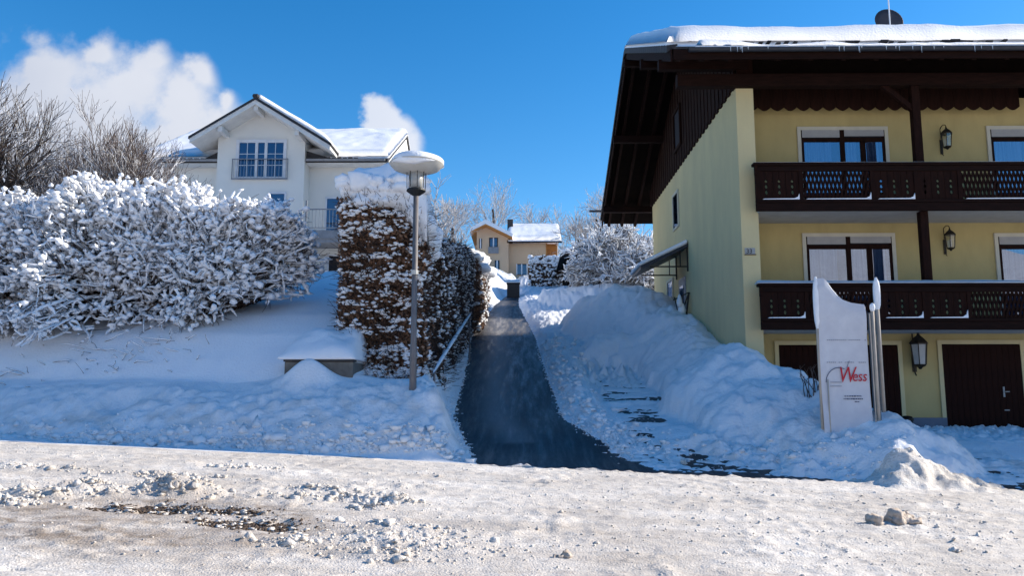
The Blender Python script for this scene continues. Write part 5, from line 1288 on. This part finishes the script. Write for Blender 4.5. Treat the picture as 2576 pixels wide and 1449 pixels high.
def long_top(y): return np.interp(y, [17.8, 20, 30, 38], [5.15, 5.55, 7.2, 7.7])
def samp_long(n, r, y0=18.0, y1=30.3, xf=-1.90, zt=long_top, xb=-2.9):
    a = r.random(n); out = np.zeros((n, 3)); nn = np.zeros((n, 3))
    s_ = a < .78; t = (a >= .78) & (a < .92); e = a >= .92
    y = r.uniform(y0, y1, n)
    out[s_] = np.stack([np.full(s_.sum(), xf), y[s_], r.random(s_.sum())], 1); nn[s_] = (1, 0, 0)
    out[t] = np.stack([r.uniform(xb, xf, t.sum()), y[t], np.ones(t.sum())], 1); nn[t] = (0, 0, 1)
    out[e] = np.stack([r.uniform(xb, xf, e.sum()), np.full(e.sum(), y0), r.random(e.sum())], 1); nn[e] = (0, -1, 0)
    zb_ = pathz(out[:, 1]) + .15; out[:, 2] = zb_ + out[:, 2] * (zt(out[:, 1]) - zb_)
    k = np.clip((out[:, 2] - zt(out[:, 1]) + .6) / .6, 0, 1) ** 2 * .3; out[:, 0] += ((xf + xb) / 2 - out[:, 0]) * k
    return out, nn
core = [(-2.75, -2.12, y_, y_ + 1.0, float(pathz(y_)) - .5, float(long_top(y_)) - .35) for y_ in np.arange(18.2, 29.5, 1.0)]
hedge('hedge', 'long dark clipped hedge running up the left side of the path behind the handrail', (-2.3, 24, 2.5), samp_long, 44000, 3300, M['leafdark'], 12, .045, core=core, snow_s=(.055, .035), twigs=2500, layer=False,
      bias=lambda C: .45 + 1.1 * sm(C[:, 2], long_top(C[:, 1]) - .7, long_top(C[:, 1])))
def top3(y): return np.interp(y, [30.3, 38], [6.9, 7.9])
def samp3(n, r): return samp_long(n, r, 30.5, 38, -1.62, top3, -2.6)
h3 = hedge('hedge', 'sunlit orange-brown hedge with a snow cap at the far end of the hedge row', (-2.1, 34, 4.0), samp3, 14000, 500, M['leaf'], 13, .06, core=[(-2.4, -1.85, 30.8, 37.8, 3.3, 6.6)], snow_s=(.09, .06), twigs=700)
r_ = np.random.default_rng(31); n_ = 90
C = np.stack([r_.uniform(-2.5, -1.5, n_), r_.uniform(30.4, 38, n_), np.zeros(n_)], 1); C[:, 2] = top3(C[:, 1]) + .05 + .1 * r_.random(n_) - .5 * (C[:, 0] > -1.65)
V, F = blobs(C, np.array([[.32, .35, .22]]) * (.6 + .6 * r_.random((n_, 1))), 2, .2, 4); mesh_np('snow_cap', V, F, M['snow'], h3, smooth=True)
# snow along the foot of the hedges
# far clipped hedge in front of the peach house
xh0, xh1 = W(1330, 660, 56)[0], W(1422, 660, 56)[0]; zh1 = W(1370, 645, 56)[2]; zh0 = W(1370, 700, 56)[2] - .6
def samp4(n, r):
    a = r.random(n); out = np.stack([r.uniform(xh0, xh1, n), np.full(n, 56.0), r.uniform(zh0, zh1, n)], 1); nn = np.zeros((n, 3)); nn[:] = (0, -1, 0)
    t = a > .75; out[t, 2] = zh1; out[t, 1] = r.uniform(56, 57.2, t.sum()); nn[t] = (0, 0, 1); return out, nn
hedge('hedge', 'low dark green clipped hedge with snow in front of the peach house', ((xh0 + xh1) / 2, 56.6, zh0), samp4, 9000, 1500, M['leafdark'], 14, .07, core=[(xh0 + .1, xh1 - .1, 56.2, 57, zh0, zh1 - .2)], snow_s=(.09, .05), twigs=400, bias=lambda C: .3 + 1.2 * (C[:, 2] > zh1 - .5))

# ------------------------------------------------------------------ snow laden shrub on the left
def snowy_shrub(name, label, loc, x0, x1, y0, y1, zbase, ztop, n, seed, round_r=2.5):
    r = np.random.default_rng(seed); root = thing(name, label, 'shrub', loc)
    cxm, cym = (x0 + x1) / 2, (y0 + y1) / 2
    # tips on the outer surface: front face, top, right end
    k = 7
    u = r.random(n); face = r.random(n)
    X = x0 + (x1 - x0) * r.random(n)
    endf = np.clip((x1 - X) / round_r, 0, 1); prof = np.sqrt(np.clip(1 - (1 - endf) ** 2, 0.02, 1))     # rounds off to the right
    th = r.random(n) ** .85 * np.pi * .66 - .22       # angle over the cross-section: 0 front foot, pi/2 top
    hh = (ztop(X) - zbase(X)) 
    Yt = cym - (cym - y0) * np.cos(th) ** .8 * prof if False else cym - (cym - y0) * np.sign(np.cos(th)) * np.abs(np.cos(th)) ** .7 * prof
    Zt = zbase(X) + hh * (.10 + .90 * np.sign(np.sin(th)) * np.abs(np.sin(th)) ** .8 * prof ** .7 * 1.0) * (.94 + .10 * r.random(n))
    dep = r.random(n) ** 1.3 * .55; Yt = Yt + .22 * np.sin(X * 2.1) * np.cos(th) + .15 * np.sin(X * 4.7 + 1)
    tip = np.stack([X, Yt, Zt], 1); tip += r.normal(size=tip.shape) * .08
    tip[:, 1] += dep * np.cos(th); tip[:, 2] -= dep * .35
    bl = fbm(X * 1.0, th * 2.2, .8, 3) * .75; tip[:, 1] -= bl * np.cos(th); tip[:, 2] += bl * np.sin(th) * .8
    root_x = X * .72 + .28 * (cxm) + r.normal(size=n) * .5; root_x = np.where(X > x1 - round_r, x1 - round_r + (X - x1 + round_r) * .35, X + r.normal(size=n) * .35)
    root_x = root_x + r.normal(size=n) * .35
    S = np.stack([root_x, cym + r.normal(size=n) * .35, zbase(root_x) + (Zt - zbase(X)) * .42 * r.random(n)], 1)
    t = np.linspace(0, 1, k)[None, :, None]
    mid = (S + tip) / 2 + np.array([0, 0, 1.0]) * (.10 + .25 * r.random((n, 1))) * np.linalg.norm(tip - S, axis=1, keepdims=True)
    P = (1 - t) ** 2 * S[:, None] + 2 * t * (1 - t) * mid[:, None] + t ** 2 * tip[:, None]
    P += np.cumsum(r.normal(size=P.shape) * .045, axis=1)
    Rd = np.linspace(.020, .006, k)[None] * (.7 + .7 * r.random((n, 1)))
    P2, R2 = children(P, Rd, 4, .42, 1.3, .02, 5, r, .45, .75, .25)
    V, F = cat_meshes([tubes(P, Rd, 4), tubes(P2, np.maximum(R2, .005), 3)]); mesh_np('branches', V, F, M['twig'], root, smooth=True)
    # snow only on the outer reaches
    Pe = P[:, 2:]; amt = .018 + .026 * r.random((n, 1)) ** 2; topf = sm(tip[:, 2], zbase(X) + .70 * hh, zbase(X) + .98 * hh)[:, None]
    Rs = (amt * .9 + topf * .022) * np.linspace(.8, 1.15, 5)[None] * (r.random((n, 1)) < .75 + topf)
    s1 = snow_tubes(Pe, Rs, 6, .55, r); 
    keep = r.random(len(P2)) < .45
    Rs2 = (.013 + .022 * r.random((len(P2), 1))) * np.ones((1, 5))
    s2_ = snow_tubes(P2[keep], Rs2[keep], 5, .6, r)
    nb_ = n // 3; ii = r.choice(n, nb_, p=((.15 + topf[:, 0]) / (.15 + topf[:, 0]).sum()))
    allP = np.concatenate([P[:, 2:].reshape(-1, 3), P2[:, 1:].reshape(-1, 3)]); w_ = .10 + np.clip(fbm(allP[:, 0] * 1.1, allP[:, 2] * 1.6 + allP[:, 1], 2.2, 3) + .15, 0, 1) * 2.0 + sm(allP[:, 2], 5.3, 6.2) * .8
    jj = r.choice(len(allP), 21000, p=w_ / w_.sum()); V4, F4 = blobs(allP[jj] + np.array([0, 0, .025]), np.array([[.060, .052, .044]]) * (.5 + 1.1 * r.random((21000, 1)) ** 1.5), 1, .4, 8)
    V3, F3 = blobs(tip[ii] + np.array([0, 0, .03]), np.array([[.075, .075, .07]]) * (.6 + .8 * r.random((nb_, 1))), 1, .25, 3)
    V3, F3 = cat_meshes([(V3, F3), (V4, F4)])
    V, F = cat_meshes([s1, s2_]); mesh_np('branch_snow', V, F, M['snow_fine'], root, smooth=True)
    mesh_np('snow_clumps', V3, F3, M['snow_fine'], root, smooth=True, kind='stuff')
    return root
zb_f = lambda x: np.full_like(np.asarray(x, dtype=float), 3.35) + .0 * x
zb_f = lambda x: 3.35 + 1.5 * sm(np.asarray(x, dtype=float), -8.0, -5.0) ** 1.5 * .62
def zt_f(x): return 5.95 + .20 * np.sin(np.asarray(x) * 1.3 + 1) + .12 * np.sin(np.asarray(x) * 3.1) - .02 * (np.asarray(x) + 9)
snowy_shrub('snowy_shrub', 'wide leafless shrub buried in clotted snow in front of the white house', (-9.5, 17.8, 3.3), -14.0, W(778, 600, 17.6)[0], 16.35, 19.6, zb_f, zt_f, 4600, 5)
# stems poking out of the bank below
r_ = np.random.default_rng(77)
for (px, py, nn_, w_) in ((300, 810, 26, .9), (120, 820, 14, .5), (400, 800, 22, .7)):
    c = W(px, py, 16.3); P = np.zeros((nn_, 4, 3)); zsf = surface(np.array([c[0]]), np.array([16.3]))[0]
    for i in range(nn_):
        xx = c[0] + r_.normal() * w_; yy_ = 16.3 + r_.normal() * .25; zz = surface(np.array([xx]), np.array([yy_]))[0] - .03
        d_ = np.array([r_.normal() * .9, -.5 + r_.normal() * .4, .25 + .4 * r_.random()]); L = .12 + .3 * r_.random()
        for j in range(4): P[i, j] = (xx, yy_, zz) + d_ * L * j / 3 + np.array([0, 0, -.04]) * (j / 3) ** 2 + r_.normal(size=3) * .01
    t_ = thing('weed_clump', {300: 'thin dry stems poking out of the bank below the middle of the snowy shrub', 120: 'a few dry stems in the bank at the far left under the snowy shrub', 400: 'dry stems in the bank below the right half of the snowy shrub'}[px], 'weeds', (c[0], 16.3, float(zsf)), 'stems poking from the bank')
    V, F = tubes(P, np.linspace(.008, .004, 4)[None].repeat(nn_, 0), 3); mesh_np('stems', V, F, M['twig'], t_, kind='stuff')
    V, F = snow_tubes(P, np.full((nn_, 4), .014), 4, .8, r_); mesh_np('stem_snow', V, F, M['snow_fine'], t_, smooth=True, kind='stuff')

# ------------------------------------------------------------------ trees
LV = [(9, .38, 1.0, .25, 6, .55, .35), (7, .24, .9, .18, 5, .55, .2), (7, .14, .8, .12, 4, .55, .15), (4, .07, .8, .08, 3, .6, .1)]
base = W(60, 560, 21.5)
tree('fruit_tree', 'old bare fruit tree with gnarled dark limbs and snowy twigs at the left edge', 'tree', (base[0] - 1.2, 21.5, 4.6), 6.6,
     [(9, .66, 1.8, .03, 8, .85, .35), (9, .28, 1.0, .10, 6, .5, .2), (7, .17, .9, .22, 5, .5, .15), (5, .10, .7, .25, 4, .6, .15)], 8, .27, (.25, -.05), twig='bark', snowr=.8, fork=.36, smin=.007)
base = W(260, 560, 22)
tree('small_tree', 'small bushy bare tree with upright reddish twigs left of the white house', 'tree', (base[0], 22.5, 4.9), 5.9,
     [(10, .42, 1.0, .15, 6, .5, .2), (9, .26, .9, .2, 5, .5, .15), (6, .16, .8, .3, 4, .6, .15), (4, .09, .6, .3, 3, .6, .1)], 9, .13, (.05, 0), twig='twigred', snowr=.9, fork=.35, smin=.006, stems=3)
far = [(1245, 465, 84, 'frosted round crowned bare tree behind the peach house chimney'), (1345, 545, 90, 'low frosted tree right of the peach house chimney'), (1395, 560, 88, 'small frosted tree above the right end of the peach house roof'),
       (1140, 480, 60, 'bluish frosted tree rising just behind the long hedge'), (1105, 470, 52, 'pale frosted tree directly behind the hedge block beside the lamp'),
       (1500, 500, 70, 'tall frosted tree beside the corner of the chalet eave'), (1450, 560, 64, 'frosted thicket tree left of the dark shed'), (1560, 520, 60, 'frosted tree hidden partly by the chalet eave')]
for i, (px, py, D, lab) in enumerate(far):
    bx, _, zt = W(px, py, D); gz_ = float(pathz(D)) - .3; h = (zt - gz_) * (1.05 if i in (3, 4) else 1.28)
    tree('frosted_tree', lab, 'tree', (bx, D, gz_), h, [(11, .34, 1.0, .22, 5, .5, .25), (8, .22, .9, .15, 4, .5, .15), (5, .13, .8, .1, 4, .6, .1)], 40 + i, .16, twig='frost', snow=False, fork=.62, smin=.018, group='frosted trees on the hill')
# big sunlit frosted bush between shed and chalet
for i, (px, py, D, lab) in enumerate(((1560, 560, 43, 'large sunlit bush with thick frosted branches left of the chalet side wall'), (1630, 600, 41, 'sunlit frosted bush right against the chalet side wall'), (1480, 640, 42, 'lower spreading frosted bush in front of the dark shed'))):
    bx, _, zt = W(px, py, D); gz_ = float(surface(np.array([bx]), np.array([float(D)]))[0]) - .2; h = zt - gz_
    tree('frosted_bush', lab, 'bush', (bx, D, gz_), h, [(9, .55, .8, .12, 6, .55, .05), (9, .30, .9, .08, 5, .55, .15), (6, .16, .9, .0, 4, .6, .1)], 60 + i, .06, twig='twig', snow=True, snowr=2.3, fork=.5, stems=7, smin=.016, group='frosted bushes beside the chalet')

# a shovelled snow mound lit at the right of the far path, snow chunks
def chunks(name, label, pts_fn, n, seed, s, m, **kw):
    r = np.random.default_rng(seed); C = pts_fn(n, r); z = surface(C[:, 0], C[:, 1]); C = np.stack([C[:, 0], C[:, 1], z + s * .2], 1)
    S = s * (.35 + 1.5 * r.random((n, 1)) ** 3) * np.array([[1, 1, .75]]) * (.8 + .4 * r.random((n, 3)))
    V, F = blobs(C, S, 1, .5, seed); o = mesh_np(name, V, F, m, None, smooth=True, kind='stuff', **kw); return o
def foot_left(n, r):
    x = r.uniform(-11.5, -.8, n); d = 13.35 + .085 * np.clip(-x - 1, 0, 12) + np.abs(r.normal(size=n)) * .22 - .12; return np.stack([x, d], 1)
chunks('snow_chunks', 'crumbs of ploughed snow along the foot of the left bank', foot_left, 2400, 1, .022, M['bank'])
def foot_right(n, r):
    t = r.random(n); pts_ = np.array([(p[0], p[1]) for p in lowb[3:]] + [(W(1900, 1130, 14)[0], 14.0), (W(2200, 1150, 13.4)[0], 13.3)])
    f = t * (len(pts_) - 1); i = f.astype(int); i = np.minimum(i, len(pts_) - 2); fr = (f - i)[:, None]; p = pts_[i] * (1 - fr) + pts_[i + 1] * fr; return p + r.normal(size=(n, 2)) * np.array([.5, .28])
chunks('snow_chunks', 'crumbs of ploughed snow along the foot of the right heap', foot_right, 900, 2, .024, M['bank'])
def on_street(n, r): return np.stack([r.uniform(-9, 9, n), 7 + 5.8 * r.random(n)], 1)
chunks('snow_crumbs', 'crumbs scattered over the packed street snow', on_street, 2600, 3, .010, M['street'])
def near_humps(n, r):
    hh = np.array([[h[0], h[1], h[2], h[3]] for h in HUMPS]); i = r.integers(0, len(hh), n); return hh[i, :2] + r.normal(size=(n, 2)) * hh[i, 2:] * np.array([.75, .8])
chunks('snow_chunks', 'broken chunks of snow along the low ridges on the street', near_humps, 650, 23, .034, M['street'])
chunks('snow_crumbs', 'fine crumbs around the low snow ridges on the street', near_humps, 2500, 24, .014, M['street'])
def rough_patch(n, r): return np.stack([r.normal(size=n) * 1.6 + r.choice([-1.0, 2.0, 4.5, 6.0], n), 7.4 + 4.5 * r.random(n)], 1)
chunks('snow_crumbs', 'coarse crumbs pressed into the street snow', rough_patch, 420, 25, .018, M['street'])
def path_edges(n, r):
    D = 14 + 14 * r.random(n) ** 1.4; s_ = np.where(r.random(n) < .5, -1, 1); return np.stack([pc(D) + s_ * (pw(D) + r.normal(size=n) * .12), D], 1)
def strip_right(n, r):
    D = 14.6 + 14 * r.random(n) ** 1.6; return np.stack([pc(D) + pw(D) + .1 + np.abs(r.normal(size=n)) * .45, D], 1)
chunks('snow_clods', 'loose clods of snow on the trampled strip right of the path', strip_right, 650, 14, .055, M['bank'])
chunks('snow_clods', 'loose clods of snow at the foot of the right heap', foot_right, 130, 15, .05, M['bank'])
chunks('snow_clods', 'loose clods of snow at the foot of the left bank', foot_left, 420, 16, .06, M['bank'])
chunks('path_edge_crumbs', 'crumbs of snow along both edges of the path', path_edges, 2600, 4, .022, M['bank'])
def in_pits(n, r):
    i = r.integers(0, 5, n); P_ = np.array([[p[0], p[1], p[2], p[3]] for p in PITS[:5]]); return P_[i, :2] + r.normal(size=(n, 2)) * P_[i, 2:] * np.array([.6, .55])
r_ = np.random.default_rng(6); C = in_pits(2600, r_); Cz = np.maximum(surface(C[:, 0], C[:, 1]), Aground(C[:, 0], C[:, 1]) - .004)
V, F = blobs(np.stack([C[:, 0], C[:, 1], Cz], 1), .011 * (.4 + 1.6 * r_.random((2600, 1)) ** 2) * np.array([[1, 1, .7]]), 1, .5, 6); mesh_np('grit', V, F, M['gravel'], None, kind='stuff')
C = in_pits(260, r_); Cz = np.maximum(surface(C[:, 0], C[:, 1]), Aground(C[:, 0], C[:, 1]) - .004)
V, F = blobs(np.stack([C[:, 0], C[:, 1], Cz], 1), .018 * (.4 + 1.6 * r_.random((260, 1)) ** 2) * np.array([[1.4, 1, .6]]), 1, .5, 7); mesh_np('ice_crumbs', V, F, M['street'], None, kind='stuff')
# dirty lumps lying on the street
for i, (px, py, s_, lab, m_) in enumerate(((2258, 1322, .17, 'largest brown lump of dirty snow at the right of the street', 'snow_dirty'), (2200, 1327, .12, 'flatter brown lump just left of the largest lump', 'snow_dirty'),
                                       (1425, 1412, .07, 'grey dirty lump in the middle foreground of the street', 'snow_dirty'), (1555, 1165, .07, 'pale rounded lump on the street below the path mouth', 'street'),
                                       (1718, 1168, .07, 'pale lump at the middle right of the street near the shadow edge', 'street'), (2400, 1395, .06, 'small pale lump near the lower right corner', 'street'), (1885, 1198, .05, 'small pale lump right of centre on the street', 'street'))):
    x, y = ground_hit(px, py); z = float(surface(np.array([x]), np.array([y]))[0])
    r_ = np.random.default_rng(90 + i); n_ = 5
    C = np.array([(x, y, z + s_ * .35)] + [(x + r_.normal() * s_ * .6, y + r_.normal() * s_ * .5, z + s_ * .1) for _ in range(n_)]); S = np.array([(s_ * .75, s_ * .7, s_ * .6)] + [(s_ * .45, s_ * .4, s_ * .3)] * n_)
    V, F = blobs(C, S, 3, .30, 90 + i); V = V + (fbm(V[:, 0] * 9, V[:, 1] * 9 + V[:, 2] * 7, 1.3, 3) * s_ * .35)[:, None] * np.array([.5, .5, 1.0]); V = V - np.array([x, y, z]); o = mesh_np('snow_lump', V, F, M[m_], None, smooth=True, label=lab, cat='snow lump', group='lumps of snow lying on the street'); o.location = (x, y, z)
